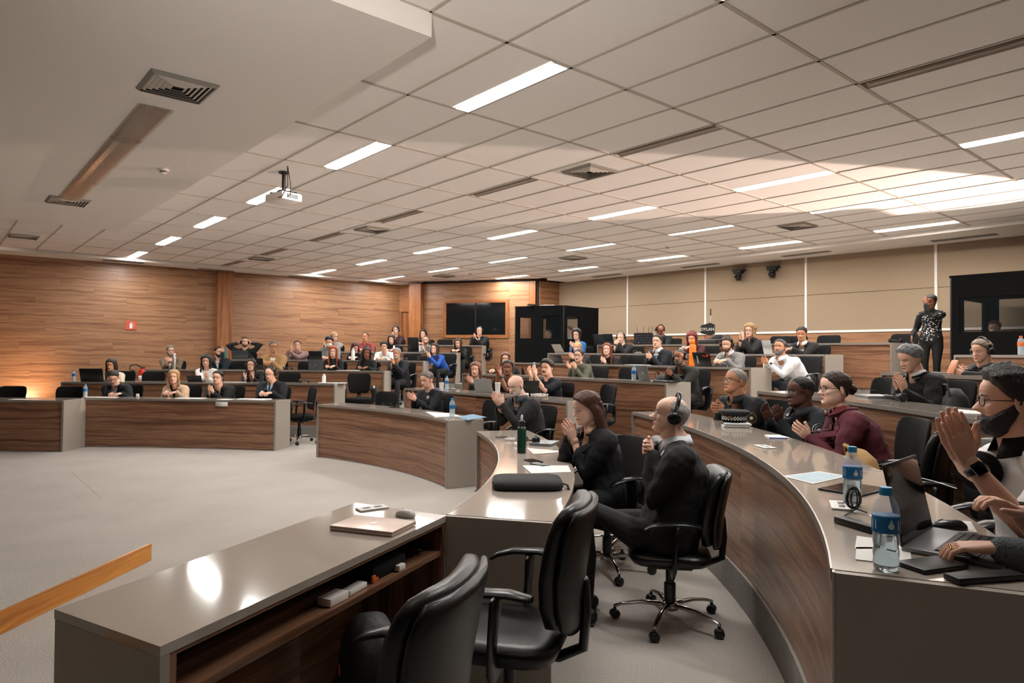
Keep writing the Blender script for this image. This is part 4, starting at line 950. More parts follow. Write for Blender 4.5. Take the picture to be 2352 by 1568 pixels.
    if 'moustache' in x: MB().add(*(lambda T_: (HT(T_[0]), T_[1]))(tube([(-.024, .088, -.053), (-.01, .099, -.048), (0, .101, -.047), (.01, .099, -.048), (.024, .088, -.053)], [.003, .0055, .005, .0055, .003], 8))).build('moustache', hm, root, True)
    # --- face details
    def sy(xx, zz):
        Xs, Ys, Zs = X, Yf, Z; m_ = (Xs*0+1)*1e9; dd = (Xs-xx)**2+(Zs-zz)**2+np.where(Ys < 0, 9, 0); return float(Ys.ravel()[np.argmin(dd.ravel())])
    closed = 'closed' in x
    for s_ in (-1, 1):
        ys = sy(s_*.031, .002)
        if not closed:
            V, Fc = sph((s_*.031, ys-.0055, .0015), (.0132, .0088, .0064), 12 if lod else 8, 8 if lod else 5); o = MB().add(HT(V), Fc).build('eye', mat('cfc6bf', .25, var=.01, name='eye white'), root, True)
            V, Fc = sph((s_*.031, ys-.0002, .0018), ((.0056, .0036, .0056) if lod else (.0068, .004, .0062)), 10 if lod else 6, 6 if lod else 4); MB().add(HT(V), Fc).build('iris', mat('1c120d', .15, var=.01, name='iris'), o, True)
        V, Fc = tube([(s_*.018, sy(s_*.018, .004)+.001, .0035), (s_*.025, ys+.0022, .0082), (s_*.033, ys+.0020, .0088), (s_*.042, sy(s_*.042, .004)+.0005, .0042)] if not closed else [(s_*.019, sy(s_*.019, -.002)+.001, -.001), (s_*.031, ys+.0025, -.0045), (s_*.043, sy(s_*.043, -.002)+.001, -.001)], [.0012, .0021, .0021, .0012] if not closed else [.001, .0018, .001], 6); MB().add(HT(V), Fc).build('eyelid', mat('4a2c20', .6, name='lashes'), root, True)
        if lod or 'glasses' not in x:
            V, Fc = tube([(s_*.014, sy(s_*.014, .020)+.0015, .0195), (s_*.028, sy(s_*.028, .024)+.002, .0245), (s_*.044, sy(s_*.044, .020)+.001, .0195)], [(.0014, .003), (.0016, .0034), (.0010, .0016)], 6); MB().add(HT(V), Fc).build('eyebrow', hairmat(hc if 'bald' not in hair else '4a3a30'), root, True)
    ym = sy(0, -.058)
    lipc = mat('a3302c' if 'lipstick' in x else ('8f4a3f' if sk not in ('dark', 'brown') else '5a332b'), .4, name='lips')
    m = MB(); wl_ = .022
    m.add(*tube([(-wl_, sy(-wl_, -.062)+.0005, -.0625), (-.009, sy(-.009, -.058)+.0008, -.0585), (0, ym+.0006, -.0595), (.009, sy(.009, -.058)+.0008, -.0585), (wl_, sy(wl_, -.062)+.0005, -.0625)], [.0012, .003, .0026, .003, .0012], 6))
    m.add(*tube([(-wl_*.9, sy(-wl_, -.064)+.0005, -.0635), (0, sy(0, -.067)+.0006, -.0670), (wl_*.9, sy(wl_, -.064)+.0005, -.0635)], [.0012, .0036, .0012], 6)); MB().add(HT(m.v), m.f).build('lips', lipc, root, True)
    if 'glasses' in x:
        m = MB(); yl = max(sy(.031, .0), .083)+.012; thin = 'wire' in x; r_ = .0011 if thin else .0019
        for s_ in (-1, 1):
            pts = [(s_*.032+.0225*math.copysign(abs(math.cos(a))**.75, math.cos(a)), yl-.010*abs(s_*.032+.0225*math.cos(a))/.055, .0+.0165*math.copysign(abs(math.sin(a))**.75, math.sin(a))) for a in np.linspace(0, 2*math.pi, 17)]
            m.add(*tube(pts, [r_]*17, 6, cap=False)); m.add(*tube([(s_*.0545, yl-.010, .006), (s_*.073, yl-.045, .006), (s_*.0775, .0, .006), (s_*.077, -.022, .0)], [r_]*4, 6))
        m.add(*tube([(-.0095, yl-.001, .003), (0, yl+.002, .005), (.0095, yl-.001, .003)], [r_]*3, 6))
        gl = MB().add(HT(m.v), m.f).build('glasses', mat('8a7f78' if thin else '15110f', .25, metal=.6 if thin else 0, name='spectacle frame'), root, True)
        if lod:
            for s_ in (-1, 1):
                pts = [(s_*.032+.0215*math.copysign(abs(math.cos(a))**.75, math.cos(a)), yl-.010*abs(s_*.032+.0215*math.cos(a))/.055, .0155*math.copysign(abs(math.sin(a))**.75, math.sin(a))) for a in np.linspace(0, 2*math.pi, 17)[:-1]]
                MB().add(HT(pts), [tuple(range(16))]).build('lens', mat('ffffff', .02, alpha=.10, coat=.0, var=0, name='lens'), gl)
    if 'phones' in x:
        tz = .125+.012*(hair != 'bald'); m = MB(); wx = .088
        pts = [(wx*math.cos(a)*1.0, -.012-.01*math.sin(a), .012+(tz-.002)*math.sin(a)) for a in np.linspace(0, math.pi, 15)]; m.add(*tube(pts, [(.012, .005)]*15, 8, side=(0, 1, 0))); hb = MB().add(HT(m.v), m.f).build('headphones', M_plast, root, True)
        for s_ in (-1, 1):
            V, Fc = lathe([(.020, -.020), (.032, -.018), (.036, -.008), (.037, .004), (.033, .014), (.018, .019)], 16 if lod else 10); V = (np.array(V)*np.array((1, 1.15, 1))) @ (ry(math.pi/2*s_) if True else np.eye(3)).T; V = V+np.array((s_*.097, -.012, -.004)); m = MB().add(HT(V), Fc); m.build('ear_cup', M_plast, hb, True)
            m = MB().box((s_*.096, -.012, .045), (.012, .022, .05), bev=.004); MB().add(HT(m.v), m.f).build('slider', M_chrome if 'chrome' in x else M_plast, hb)
    if 'mask' in x:
        V, Fc = sph((0, .062, -.055), (.058, .045, .045), 14, 10); MB().add(HT(V), Fc).build('face_mask', M_white, root, True)
    if 'watch' in x:
        s_ = 1 if 'watchR' in x else -1; u_ = unit(wr[s_]-el[s_]); c = wr[s_]-u_*.035*sc; m = MB(); m.add(*tube([c-u_*.011, c+u_*.011], [.0335*sc if sleeve < .6 else .038*sc]*2, 16, cap=False)); w_ = m.build('watch', M_blk, root, True)
        n_ = unit(-pn[s_]-u_*(-pn[s_] @ u_)); A_ = np.cross(u_, n_); m = MB(); m.box((0, 0, 0), (.036, .042, .011), bev=.004); V = np.array(m.v) @ np.array([A_, u_, n_]); MB().add(V+c+n_*.034*sc, m.f).build('watch_face', mat('050607', .08, name='watch glass'), w_, 'auto')
    # --- chair
    if seat and not stand:
        chair(ch, root.location[0]-f[0]*.02, root.location[1]-f[1]*.02, zf, f, chlabel or 'black chair seating the '+label.split(',')[0], sc=chs)
    PEOPLE.append(dict(root=root, cl=cl, h=h, H=H, Nk=Nk, f=f, wr=wr, el=el, HT=HT, label=label, shd=shd, pn=pn, fd=fd, Y=Y)); return PEOPLE[-1]
# ---------------------------------------------------------------- the audience, left block
person('woman with black hair typing on a black laptop, far left second row', 255, 838, '2L', view=-25, top='cardigan', col='d8c6ac', shirt='c9b493', hair='long', hc='16100e', sk='tan', arms='type', pitch=-10, fem=1, x='closed')
person('man in navy jacket writing with head bowed, leftmost in the front row', 260, 866, '1B', view=-10, top='coat', col='151d2a', shirt='a9c4d4', hair='short', hc='211a17', arms='desk', hp=(262, 906), pitch=-32, x='glasses closed', lean=.16, off=.66)
person('bearded man in khaki jacket clapping, behind the silver thermos', 392, 806, '3L', view=8, top='cardigan', col='7d6a52', shirt='cfc8bc', hair='short', hc='6a645d', arms='clap', hp=(386, 826), x='glasses', beard=('77706a', .008), fdirl=(.3, .75, .25))
person('woman with blonde bob and beige blazer, front row', 399, 866, '1B', view=-12, top='suit', col='c8a88c', shirt='26302c', hair='bob', hc='b08a5c', fem=1, arms='desk', hp=(388, 903), x='lipstick')
person('woman in white jacket with dark wavy hair, second row', 473, 829, '2L', view=-8, top='suit', col='e6e0da', shirt='f0ece6', hair='longcurly', hc='231713', fem=1, hp=(474, 862), pitch=-8, x='closed')
person('man in black suit and round glasses clapping, front row left half', 500, 867, '1B', view=-25, top='suit', col='15171b', shirt='ccd0d4', tie='1c2430', hair='short', hc='15110f', x='glasses', hp=(484, 895), jaw=1.1, wid=1.1)
person('man in teal jacket raising one hand to his head, third row', 502, 808, '3L', view=25, top='suit', col='15323e', shirt='b9cbd8', hair='short', hc='1c1512', x='glasses', beard=('1c1512', .007), arms='custom', hand2={1: ((-.10, .10, .13), (-.2, .2, 1), (.2, .5, 0)), -1: ((.0, .3, -.25), (.4, 1, 0), (0, 0, -1))})
person('man in dark green sweater holding headphones with both hands, fourth row', 562, 786, '4L', view=12, top='sweater', col='1f2c2c', hair='crop', hc='4b3b30', arms='ears', x='phones', beard=('5a4a3e', .004), pitch=5)
person('woman in black cardigan with headphones clapping, second row', 577, 838, '2L', view=-14, top='cardigan', col='101012', shirt='9c6f5c', hair='long', hc='241611', fem=1, x='glasses phones', hp=(571, 861), hsep=.05)
person('man in navy suit and blue tie with headphones reading papers, front row right end', 620, 858, '1B', view=-20, top='suit', col='161c2b', shirt='cdd7e2', tie='2b6480', hair='recede', hc='2b221e', x='glasses phones wire', arms='desk', hp=(608, 904), pitch=-14, wid=1.12, jaw=1.08)
person('man in tan blazer and glasses with grey hair, third row', 628, 797, '3L', view=8, top='suit', col='a98458', shirt='ece6de', hair='short', hc='6f6760', sk='tan', x='glasses', arms='desk', hp=(612, 832))
person('man in checked plum shirt clapping, fourth row', 683, 793, '4L', view=-6, top='shirt', col=('check', '6a4a4c', 'a08a86', 60), hair='short', hc='3a2a22', x='glasses wire', hp=(667, 800), fdirl=(-.3, .3, 1), wid=1.1)
person('blonde woman in black and white blouse, upper left fifth row', 768, 773, '5L', view=35, top='sweater', col=('check', '1a1a1c', 'd8d4ce', 45), hair='long', hc='a58562', fem=1, x='glasses', hp=(745, 792))
person('young man in grey shirt and face mask looking down, fourth row', 756, 784, '4L', view=-6, top='shirt', col='8a8f8d', hair='fluffy', hc='0f0d0d', pitch=-22, x='mask closed', arms='desk')
person('woman with long copper hair in black top, behind the lower grey laptop', 765, 808, '3L', view=-8, top='sweater', col='121114', hair='longcurly', hc='a8441c', sk='pale', fem=1, arms='desk', hp=(757, 842))
person('man in red plaid shirt with moustache, fifth row', 839, 774, '5L', view=-14, top='shirt', col=('check', '7a2a2e', 'a85a58', 50), hair='recede', hc='2a1c16', sk='tan', x='moustache', arms='desk')
person('woman with dark red hair bending over the desk, fourth row', 816, 797, '4L', view=15, top='sweater', col='141114', hair='long', hc='4a1a18', fem=1, pitch=-30, x='closed', arms='desk')
person('woman with long black hair in black sweater and headphones, third row', 842, 810, '3L', view=4, top='sweater', col='0f0f12', hair='longstraight', hc='0d0a0a', sk='brown', fem=1, pitch=-10, x='phones', arms='desk')
p_white = person('young man in white sweatshirt looking down, fourth row', 882, 795, '4L', view=0, top='sweater', col='e8e6e4', hair='fluffy', hc='0e0c0c', pitch=-14, x='closed', arms='desk')
person('woman with long dark hair behind a white bottle, fifth row', 899, 779, '5L', view=-10, top='sweater', col='1c1c20', hair='long', hc='14100f', fem=1, pitch=-16, x='closed', arms='desk')
person('woman in maroon jacket with headphones clapping, top row', 909, 758, '6L', view=-14, top='suit', col='4a1d2a', shirt='3a1620', hair='bun', hc='1c1412', fem=1, x='phones', hp=(902, 768), off=.5)
person('man in dark navy suit with grey beard clapping, third row right end', 911, 812, '3L', view=-22, top='suit', col='191c2c', shirt='c9d2de', tie='2a3650', hair='short', hc='8e8a88', sk='tan', x='glasses wire', beard=('a39d98', .006), hp=(901, 830), off=.66, body=-30)
person('woman in blue sweater and glasses clapping, fourth row right end', 998, 801, '4L', view=-28, top='sweater', col='1b4fa8', hair='longcurly', hc='33201a', fem=1, x='glasses', hp=(984, 815), pitch=8, body=-35, off=.62)
person('man with shaved head in plaid shirt, fifth row', 978, 781, '5L', view=-10, top='shirt', col=('check', '4c5258', 'a8aaa8', 50), hair='crop', hc='3a2a20', x='glasses', beard=('5a3c2a', .006), hp=(972, 800))
person('woman with dark shoulder hair at the top row, behind the shaved man', 972, 767, '6L', view=-12, top='cardigan', col='17171b', shirt='1c1c20', hair='bob', hc='1c1412', x='phones', fem=.5, arms='desk', off=.5)
person('woman in black with headphones looking down, right end of the fifth row', 1052, 787, '5L', view=-8, top='sweater', col='0f0f11', hair='long', hc='38241a', fem=1, x='phones closed', pitch=-18, arms='desk', off=.7)
person('man in black zip jacket with headphones clapping, top row under the dark window', 1101, 760, '6L', view=-12, top='coat', col='101113', shirt='d0ccc8', hair='crop', hc='7a6e64', x='phones', hp=(1090, 772), vd=.12, off=.42)
# centre block
person('man in navy bomber jacket with grey hair clapping, centre front row', 980, 872, '1C', view=-48, top='sweater', col='16202c', hair='short', hc='6f6862', sk='light', x='closed', hp=(945, 912), pitch=-14, body=-45, lod=1, fdirl=(0, .8, .45), off=.72)
person('bald man with white stubble in dark grey suit smiling and clapping, centre front row', 1184, 886, '1C', view=-42, top='suit', col='2b2e33', shirt='55606c', hair='bald', hc='8a8680', sk='pale', x='glasses wire watch', beard=('c9c2bb', .004), hp=(1143, 915), pitch=-16, body=-55, lod=1, wid=1.22, lean=.2, legs='2a3038', fdirl=(0, .5, .85), hsep=.01, jaw=1.12, off=.66)
person('woman with long auburn hair and green jacket clapping, centre second row', 1092, 848, '2M', view=-12, top='cardigan', col='4f574a', shirt='cfc2b4', hair='longstraight', hc='6a3f2a', fem=1, x='closed watch', hp=(1079, 872), pitch=-8, lod=1)
person('woman with short auburn hair and glasses in black, partly hidden behind the young man', 1161, 824, '3M', view=-6, top='sweater', col='141416', hair='bob', hc='5c3624', fem=1, x='glasses', arms='desk')
person('young man in black t-shirt raising clapping hands, centre second row', 1166, 845, '2M', view=-8, top='tee', col='15181a', hair='short', hc='141110', sk='brown', sleeve=.3, x='watch', hp=(1144, 850), fdirl=(0, .3, .95), lod=1, jaw=.95)
person('young man with moustache in navy t-shirt clapping high, centre second row', 1256, 845, '2M', view=-30, top='tee', col='14202f', hair='fluffy', hc='14100f', sk='light', sleeve=.3, x='moustache', hp=(1222, 852), fdirl=(0, .3, .95), hsep=.02, lod=1)
person('woman with short black hair in blue cardigan clapping, fifth row centre', 1324, 768, '5M', view=-14, top='cardigan', col='1e5f9a', shirt='223040', hair='curly', hc='100d0d', fem=1, x='glasses', hp=(1313, 791), pitch=-6)
person('blonde woman mostly hidden behind the woman in olive top, fourth row', 1326, 799, '4M', view=-16, top='sweater', col='3a3a3e', hair='bun', hc='b8935f', fem=1, sk='light', hp=(1312, 817))
person('woman in olive blouse with tied back hair and glasses clapping, third row centre', 1329, 817, '3M', view=-20, top='sweater', col='6f705c', hair='pony', hc='3a2a20', sk='light', fem=1, x='glasses', hp=(1312, 838), hsep=.04, lod=1)
person('woman with long red hair in black turtleneck, fourth row centre', 1394, 802, '4M', view=-10, top='sweater', col='121214', hair='longstraight', hc='7d3c22', fem=1, sk='pale', x='glasses turtle wire', hp=(1385, 827))
person('man with shaved head and headphones resting chin on clasped hands, fifth row centre', 1426, 775, '5M', view=-18, top='suit', col='131417', shirt='1b1c20', hair='crop', hc='8a6f5c', sk='pale', x='phones closed', arms='fold', hp=(1414, 787), pitch=-10)
person('technician in dark green jacket bent over the mixing gear, top row', 1516, 757, '6M', view=20, top='sweater', col='16262b', hair='bald', hc='3a2a20', sk='brown', x='phones closed', pitch=-40, arms='desk', lean=.3)
person('man in navy blazer and open pale shirt clapping, fourth row centre', 1509, 784, '4M', view=-20, top='suit', col='1a2130', shirt='c5d2dd', hair='short', hc='2c231e', x='', hp=(1490, 818), wid=1.1, jaw=1.08, fdirl=(-.2, .8, .1), lod=1)
person('woman with long red curls and headphones looking down, fifth row', 1589, 776, '5M', view=-8, top='sweater', col='5c1a1c', hair='longcurly', hc='7a1f17', fem=1, x='phones closed', pitch=-20, arms='desk', hp=(1574, 798))
person('man in charcoal blazer with goatee and headphones clapping, third row centre', 1561, 820, '3M', view=-28, top='suit', col='34332f', shirt='17181a', hair='crop', hc='2e2a28', sk='brown', x='phones', beard=('4c4642', .005), hp=(1537, 856), fdirl=(-.3, .75, .15), body=-30, lod=1, off=.68)
person('man in light grey blazer with short beard and headphones, fourth row', 1669, 790, '4M', view=-10, top='suit', col='8b8b8b', shirt='dcd4d0', hair='short', hc='33251e', x='phones closed', beard=('4a362c', .005), pitch=-14, hp=(1652, 829), arms='desk', lod=1)
person('woman with curly blonde hair in black quilted jacket hands at chin, fifth row', 1722, 760, '5M', view=-22, top='coat', col='15171c', shirt='1c1d22', hair='curly', hc='a3815a', fem=1, x='glasses', hp=(1704, 770), fdirl=(0, .1, 1), lod=1)
person('stout man in white shirt with grey beard clapping, at the end of the fourth row', 1791, 798, '4M', view=-22, top='shirt', col='e3e4e6', hair='short', hc='2d2724', sk='tan', x='watch', beard=('6f6862', .009), hp=(1756, 829), fdirl=(-.25, .8, .3), wid=1.25, lod=1, body=-45, legs='232c3c', pitch=8, off=.62)
person('man in black blazer and white shirt looking down, fifth row right end', 1841, 767, '5M', view=-10, top='suit', col='17191d', shirt='e0dbd8', hair='short', hc='17120f', sk='tan', x='closed', pitch=-10, arms='desk', hp=(1800, 803), lod=1)
# right block
person('man in black hooded jacket with headphones looking at a phone, fourth row right', 2254, 806, '4R', view=-38, top='hoodie', col='1c2023', shirt='101214', hair='short', hc='7c6a5a', sk='light', x='phones closed', pitch=-10, arms='fold', hp=(2192, 856), vd=.10, body=-50, lod=1, age=.5, off=.64, wid=1.15, dY=-.25)
person('grey haired man in black coat with hands pressed before his mouth, third row right', 2090, 823, '3R', view=-50, top='coat', col='0f1012', shirt='b9b2ac', hair='quiff', hc='7b7c7e', sk='light', x='closed', pitch=-20, hp=(2066, 880), body=-45, lod=2, age=.8, off=.70, fdirl=(.0, .35, 1), dY=-.22, roll=-4, lean=.18, legs='15161a', vd=.07)
pol1 = person('police officer with shaved grey hair and glasses clapping, second row right', 1688, 876, '2R', view=-52, top='uniform', col='14171c', hair='crop', hc='9a948c', sk='tan', x='glasses', hp=(1648, 938), body=-48, lod=2, pitch=10, age=.6, wid=1.2, fdirl=(-.2, .9, .1), Y=6.05, jaw=1.1, dY=-.12)
pol2 = person('stout dark skinned police officer in navy uniform clapping, second row right', 1838, 900, '2R', view=-62, top='uniform', col='1c2530', hair='crop', hc='1c1816', sk='dark', x='glasses watch', hp=(1772, 948), body=-58, lod=2, age=.4, wid=1.35, Y=5.35, jaw=1.22, hsep=.05, fdirl=(-.3, .45, .8), hs=1.06, nose=.9, dY=-.05)
burg = person('woman in burgundy coat and glasses with hair in a bun clapping, second row right', 1917, 893, '2R', view=-64, top='coat', col='6e2433', shirt='7d1f28', hair='bun', hc='2e1b13', sk='pale', fem=1, x='glasses lipstick', hp=(1838, 988), body=-72, lod=2, Y=4.55, fdirl=(-.35, .7, .55), dY=.02, hlen=.36)
beardm = person('bearded man in white shirt with black watch clapping, right picture edge', 2318, 922, '2R', view=-78, top='shirt', col='dbd8d6', hair='fluffy', hc='1a110d', sk='light', x='glasses watch trim', beard=('120c0a', .017), body=-62, lod=2, Y=2.42, sleeve=.3, hp=(2196, 1000), dY=-.20, fdirl=(-.15, .35, .95), hsep=.0, curl=8, pitch=0, thumb=42, legs='23262c', hs=.98)
lady = person('woman with long brown hair in dark blazer clapping, at the front curved desk', 1347, 937, '1D', view=-66, top='suit', col='22262d', shirt='c9a48e', hair='longstraight', hc='4a2c1f', sk='pale', fem=1, x='closed', pitch=-12, hp=(1306, 985), body=-58, lod=2, Y=4.85, fdirl=(-.15, .45, .9), age=.9, lean=.16, dY=-.02)
oldm = person('old man in black suit with headphones and clasped hands, in the near swivel chair', 1540, 955, '1D', view=-84, top='suit', col='15171b', shirt='d3d9e0', hair='baldside', hc='a9a5a2', sk='pale', x='glasses wire phones chrome cross', pitch=12, arms='fold', hp=(1474, 1033), body=-86, lod=2, Y=4.0, age=1.0, lean=-.02, thigh=.50, wid=1.12, dY=-.03, nose=1.15, legs='131519', ch='A', chs=.9)
stand = person('woman standing in black top with white dots shading her face, by the right booth', 2138, 693, '6M', view=-20, top='sweater', col='101113', hair='bun', hc='17100e', sk='brown', fem=1, stand=True, body=-15, Y=10.9, fl=1.006, lod=1, legs='0e0f11', x='turtle closed', arms='custom', hand2={-1: ((.03, .19, .09), (.25, -.1, 1), (0, -1, 0)), 1: ((.24, .14, -.40), (0, .3, -1), (-.8, 0, 0))}, pitch=-12)
inbooth = person('interpreter with reddish hair seated in the right booth', 2284, 754, '6M', view=-10, top='shirt', col='b9bcc4', hair='short', hc='7a4a30', sk='pale', body=-20, Y=10.6, fl=1.006, arms='desk', x='closed', seat=False, pitch=-8)
inb2 = person('interpreter in white shirt seated in the left booth', 1305, 760, '5M', view=-60, top='shirt', col='cfd2d6', hair='crop', hc='8a6a50', sk='pale', body=-40, Y=16.55, fl=.806, arms='desk', seat=False)
inb3 = person('interpreter behind the front pane of the left booth', 1260, 768, '5M', view=-20, top='shirt', col='a89a92', hair='short', hc='3a2a22', sk='light', body=-30, Y=16.9, fl=.806, arms='desk', seat=False, x='closed')
# ---------------------------------------------------------------- placing helpers
def on(row, px, d):
    """point on (or behind) a desk row: where the line of sight of picture column px crosses the row's curve moved outwards by d"""
    s_ = ray(px, 800); s = s_[0]/s_[1]; C = offs(ROWS[row], d); ext = [C[0]+(C[0]-C[1])*9]+list(C)+[C[-1]+(C[-1]-C[-2])*9]; best = None
    for a, b in zip(ext[:-1], ext[1:]):
        e = b-a; den = e[0]-s*e[1]
        if abs(den) < 1e-9: continue
        k = (s*a[1]-a[0])/den
        if 0 <= k <= 1: best = a+e*k; nn = np.array((-e[1], e[0]))
    nn = unit(nn); f = nn if nn @ (np.array((-5.5, 4.0))-best) > 0 else -nn
    return np.array((best[0], best[1], ztop(int(row[0])))), f
def ang(f): return math.atan2(f[1], f[0])-math.pi/2
def place(row, px, d, py=None):
    p, f = on(row, px, d); return p, ang(f)
# ---------------------------------------------------------------- empty chairs
def echair(row, px, d, label, kind='B', turn=0, sc=1.0):
    p, f = on(row, px, d); a = math.radians(turn); f = np.array((f[0]*math.cos(a)-f[1]*math.sin(a), f[0]*math.sin(a)+f[1]*math.cos(a)))
    return chair(kind, p[0], p[1], zfl(int(row[0])), f, label, sc=sc)
echair('1A', 12, .80, 'black chair back at the far left picture edge'); echair('1A', 145, .78, 'black chair behind the gap between the two left front desks')
echair('2L', 344, .78, 'empty black chair below the fire extinguisher'); echair('2L', 657, .80, 'empty black chair right of the man in navy suit'); echair('3L', 553, .80, 'empty black chair behind the woman in black cardigan')
echair('1B', 690, .95, 'empty swivel chair at the right end of the left front desk', turn=-50); echair('2L', 826, .80, 'empty swivel chair in the aisle at the end of the second row', turn=20)
echair('1C', 866, .75, 'empty black chair at the left end of the centre front desk'); echair('3L', 702, .8, 'empty black chair behind the white bottle and papers'); echair('4L', 942, .8, 'empty black chair beside the tablet in the fourth row')
echair('6L', 1019, .5, 'empty black chair in the top row left of the dark window'); echair('1C', 1100, .72, 'empty black chair left of the bald man in grey suit'); echair('2M', 1366, .9, 'empty black chair behind the woman with long brown hair', turn=-20)
echair('3M', 1425, .75, 'empty black chair left of the blue capped bottle, third row'); echair('4M', 1446, .75, 'empty black chair between red haired woman and man in navy blazer'); echair('3R', 1990, .75, 'empty black chair behind the closed laptop, third row right')
echair('3R', 2243, .72, 'empty mesh back chair right of the black backpack'); echair('6M', 2064, .55, 'empty black chair at the right end of the topmost desk'); echair('6M', 1890, .6, 'black chair in the top row right of the man in black blazer')
echair('6M', 1779, .6, 'black chair in the top row above the stout man in white shirt'); echair('6M', 1817, .75, 'black chair in the top row just left of the man in black blazer')
echair('2R', 2052, .98, 'empty black chair right of the tan canvas bag', 'A', turn=-32, sc=.92); echair('2R', 2185, .92, 'empty black chair behind the open laptop on the long curved desk', 'A', sc=.92)
echair('1D', 1432, .98, 'empty swivel chair between the long haired woman and the old man', 'A', turn=-14, sc=.9)
chair('L', .0, 2.70, 0, unit((-.97, .24)), 'tall padded leather chair at the corner between the two near desks', sc=1.0)
chair('L', -.41, 1.86, 0, unit((-.96, .28)), 'tall padded leather chair cut by the bottom edge, nearest the camera', sc=.98)
# ---------------------------------------------------------------- things on the desks
def laptop(pos, a, label, w=.32, h=.21, col='2a2c2e', tilt=18, open_=True, lid=None, scr='0b0d10', logo=None, dz=0):
    t = thing('laptop', label, 'laptop', (pos[0], pos[1], pos[2]+dz+.001), a); m = mat(col, .35, metal=.5 if col[0] > '5' else 0, var=.01, name='laptop case'); d = h*1.06
    MB().box((0, 0, .007), (w, d, .014), bev=.003).build('base', m, t, 'auto')
    if open_:
        MB().box((0, -.01, .0150), (w*.88, d*.45, .002)).build('keyboard', M_blk, t); MB().box((0, -d*.34, .0150), (w*.34, d*.22, .0012)).build('touchpad', mat('3a3c3e', .4, name='touchpad'), t)
        R = rx(-math.radians(tilt)); L = MB().box((0, 0, 0), (w, .006, h), bev=.002); V = (np.array(L.v)+(0, 0, h/2)) @ R.T+(0, d/2, .012); o = MB().add(V, L.f).build('lid', m if lid is None else mat(lid, .35, var=.02, name='laptop lid'), t, 'auto')
        L = MB().box((0, -.0035, 0), (w*.95, .001, h*.92)); V = (np.array(L.v)+(0, 0, h/2)) @ R.T+(0, d/2, .012); MB().add(V, L.f).build('screen', mat(scr, .07, var=.01, name='screen'), o)
        if logo:
            pl = logo if isinstance(logo, list) else [(poly(12, .014), 'b9bbbd')]
            for pts, c in pl:
                V = (np.array([(x, .0042, z) for x, z in pts])+(0, 0, h/2)) @ R.T+(0, d/2, .012); MB().add(V, [tuple(range(len(pts)))]).build('emblem', mat(c, .3, var=0, name='emblem'), o)
    else: MB().box((0, 0, .0175), (w, d, .006), bev=.002).build('lid', m, t, 'auto')
    return t
def L(row, px, d, label, **k): p, a = place(row, px, d); return laptop(p, a+math.radians(k.pop('turn', 0)), label, **k)
L('2L', 221, .28, 'large black open laptop at the left end of the second row', w=.40, h=.24, col='101214'); L('2L', 452, .3, 'small black tablet propped before the woman in white jacket', w=.27, h=.12, col='101214', tilt=25)
L('4L', 554, .25, 'grey open laptop before the man holding his headphones', w=.36, h=.20, col='46484a'); L('3L', 599, .25, 'dark open laptop beside the man in tan blazer', w=.21, h=.24, col='1c1e20')
L('3L', 731, .22, 'grey open laptop left of the copper haired woman', w=.31, h=.22, col='55585b', logo=[(poly(12, .012), 'aab0b4')]); L('4L', 728, .2, 'dark open laptop above and behind the grey laptop', w=.30, h=.20, col='1d1f22')
L('5L', 953, .2, 'tall black laptop screen in the fifth row below the door', w=.28, h=.36, col='0d0f11', tilt=8); L('4L', 973, .28, 'small black tablet propped beside the woman in blue sweater', w=.24, h=.12, col='15171a', tilt=35)
L('2M', 1122, .30, 'silver open laptop in the centre second row beside the paper cup', w=.30, h=.20, col='9c9c9a', lid='8f918f', turn=18); L('2M', 1212, .30, 'black open laptop seen edge on left of the man in navy t-shirt', w=.26, h=.21, col='121416', turn=60)
L('5M', 1295, .25, 'beige silver open laptop before the woman in blue cardigan', w=.33, h=.21, col='a59e96', tilt=32, turn=-10); L('6M', 1385, .35, 'dark open laptop in the top row beside the booth', w=.33, h=.25, col='2c3034', turn=10); L('6M', 1408, .20, 'second dark laptop in the top row, behind the man with shaved head', w=.28, h=.25, col='23272a')
L('4M', 1289, .25, 'black convertible tablet in the fourth row left of the olive blouse', w=.30, h=.16, col='101214', tilt=30); L('3M', 1497, .25, 'grey open laptop with round emblem in the third row centre', w=.27, h=.22, col='7d7f80', lid='6d6f70', turn=-12, logo=[(poly(12, .014), 'c9cbcd')])
st_ = [([(-.11, .03), (-.02, .045), (-.02, .065), (-.11, .052)], 'b3332c'), (poly(10, .022), 'b3332c'), ([(.07, -.07), (.085, -.07), (.085, .05), (.07, .05)], 'd8dad8')]
st_[1] = ([(x-.12+.0, z+.065) for x, z in poly(10, .02)], 'c9433a')
L('4M', 1626, .22, 'black open laptop covered with stickers beside the orange thermos', w=.32, h=.215, col='0c0d0f', lid='0c0d0f', logo=st_); L('5M', 1774, .22, 'white open laptop seen partly behind the stout man in white shirt', w=.16, h=.22, col='d5d7d8')
L('4R', 2139, .28, 'large silver open laptop left of the man with the phone', w=.30, h=.26, col='9b9c9c', lid='a3a3a2', tilt=14, turn=-30)
p = at(1992, 912, 1.18); laptop((p[0]+.06, p[1], 1.18), math.pi/2-.1, 'closed grey laptop on the third row desk at right', w=.33, h=.22, col='8d8f90', open_=False)
p = at(858, 1212, .78); laptop(p, -.35, 'closed rose silver laptop on the near straight desk', w=.305, h=.20, col='c0aca0', open_=False)
MB().add(*[(np.array([(x, y, .0212) for x, y in poly(16, .017, .019)])), [tuple(range(16))]]).build('emblem', mat('8f8078', .2, metal=.6, name='mirror emblem'), [o for o in bpy.data.objects if o.get('label') == 'closed rose silver laptop on the near straight desk'][0])
p = at(1251, 1020, .78); laptop(p, math.pi/2-.35, 'closed grey notebook computer beside the dark green bottle', w=.26, h=.18, col='7f8488', open_=False)
p = at(1585, 875, 1.18); 
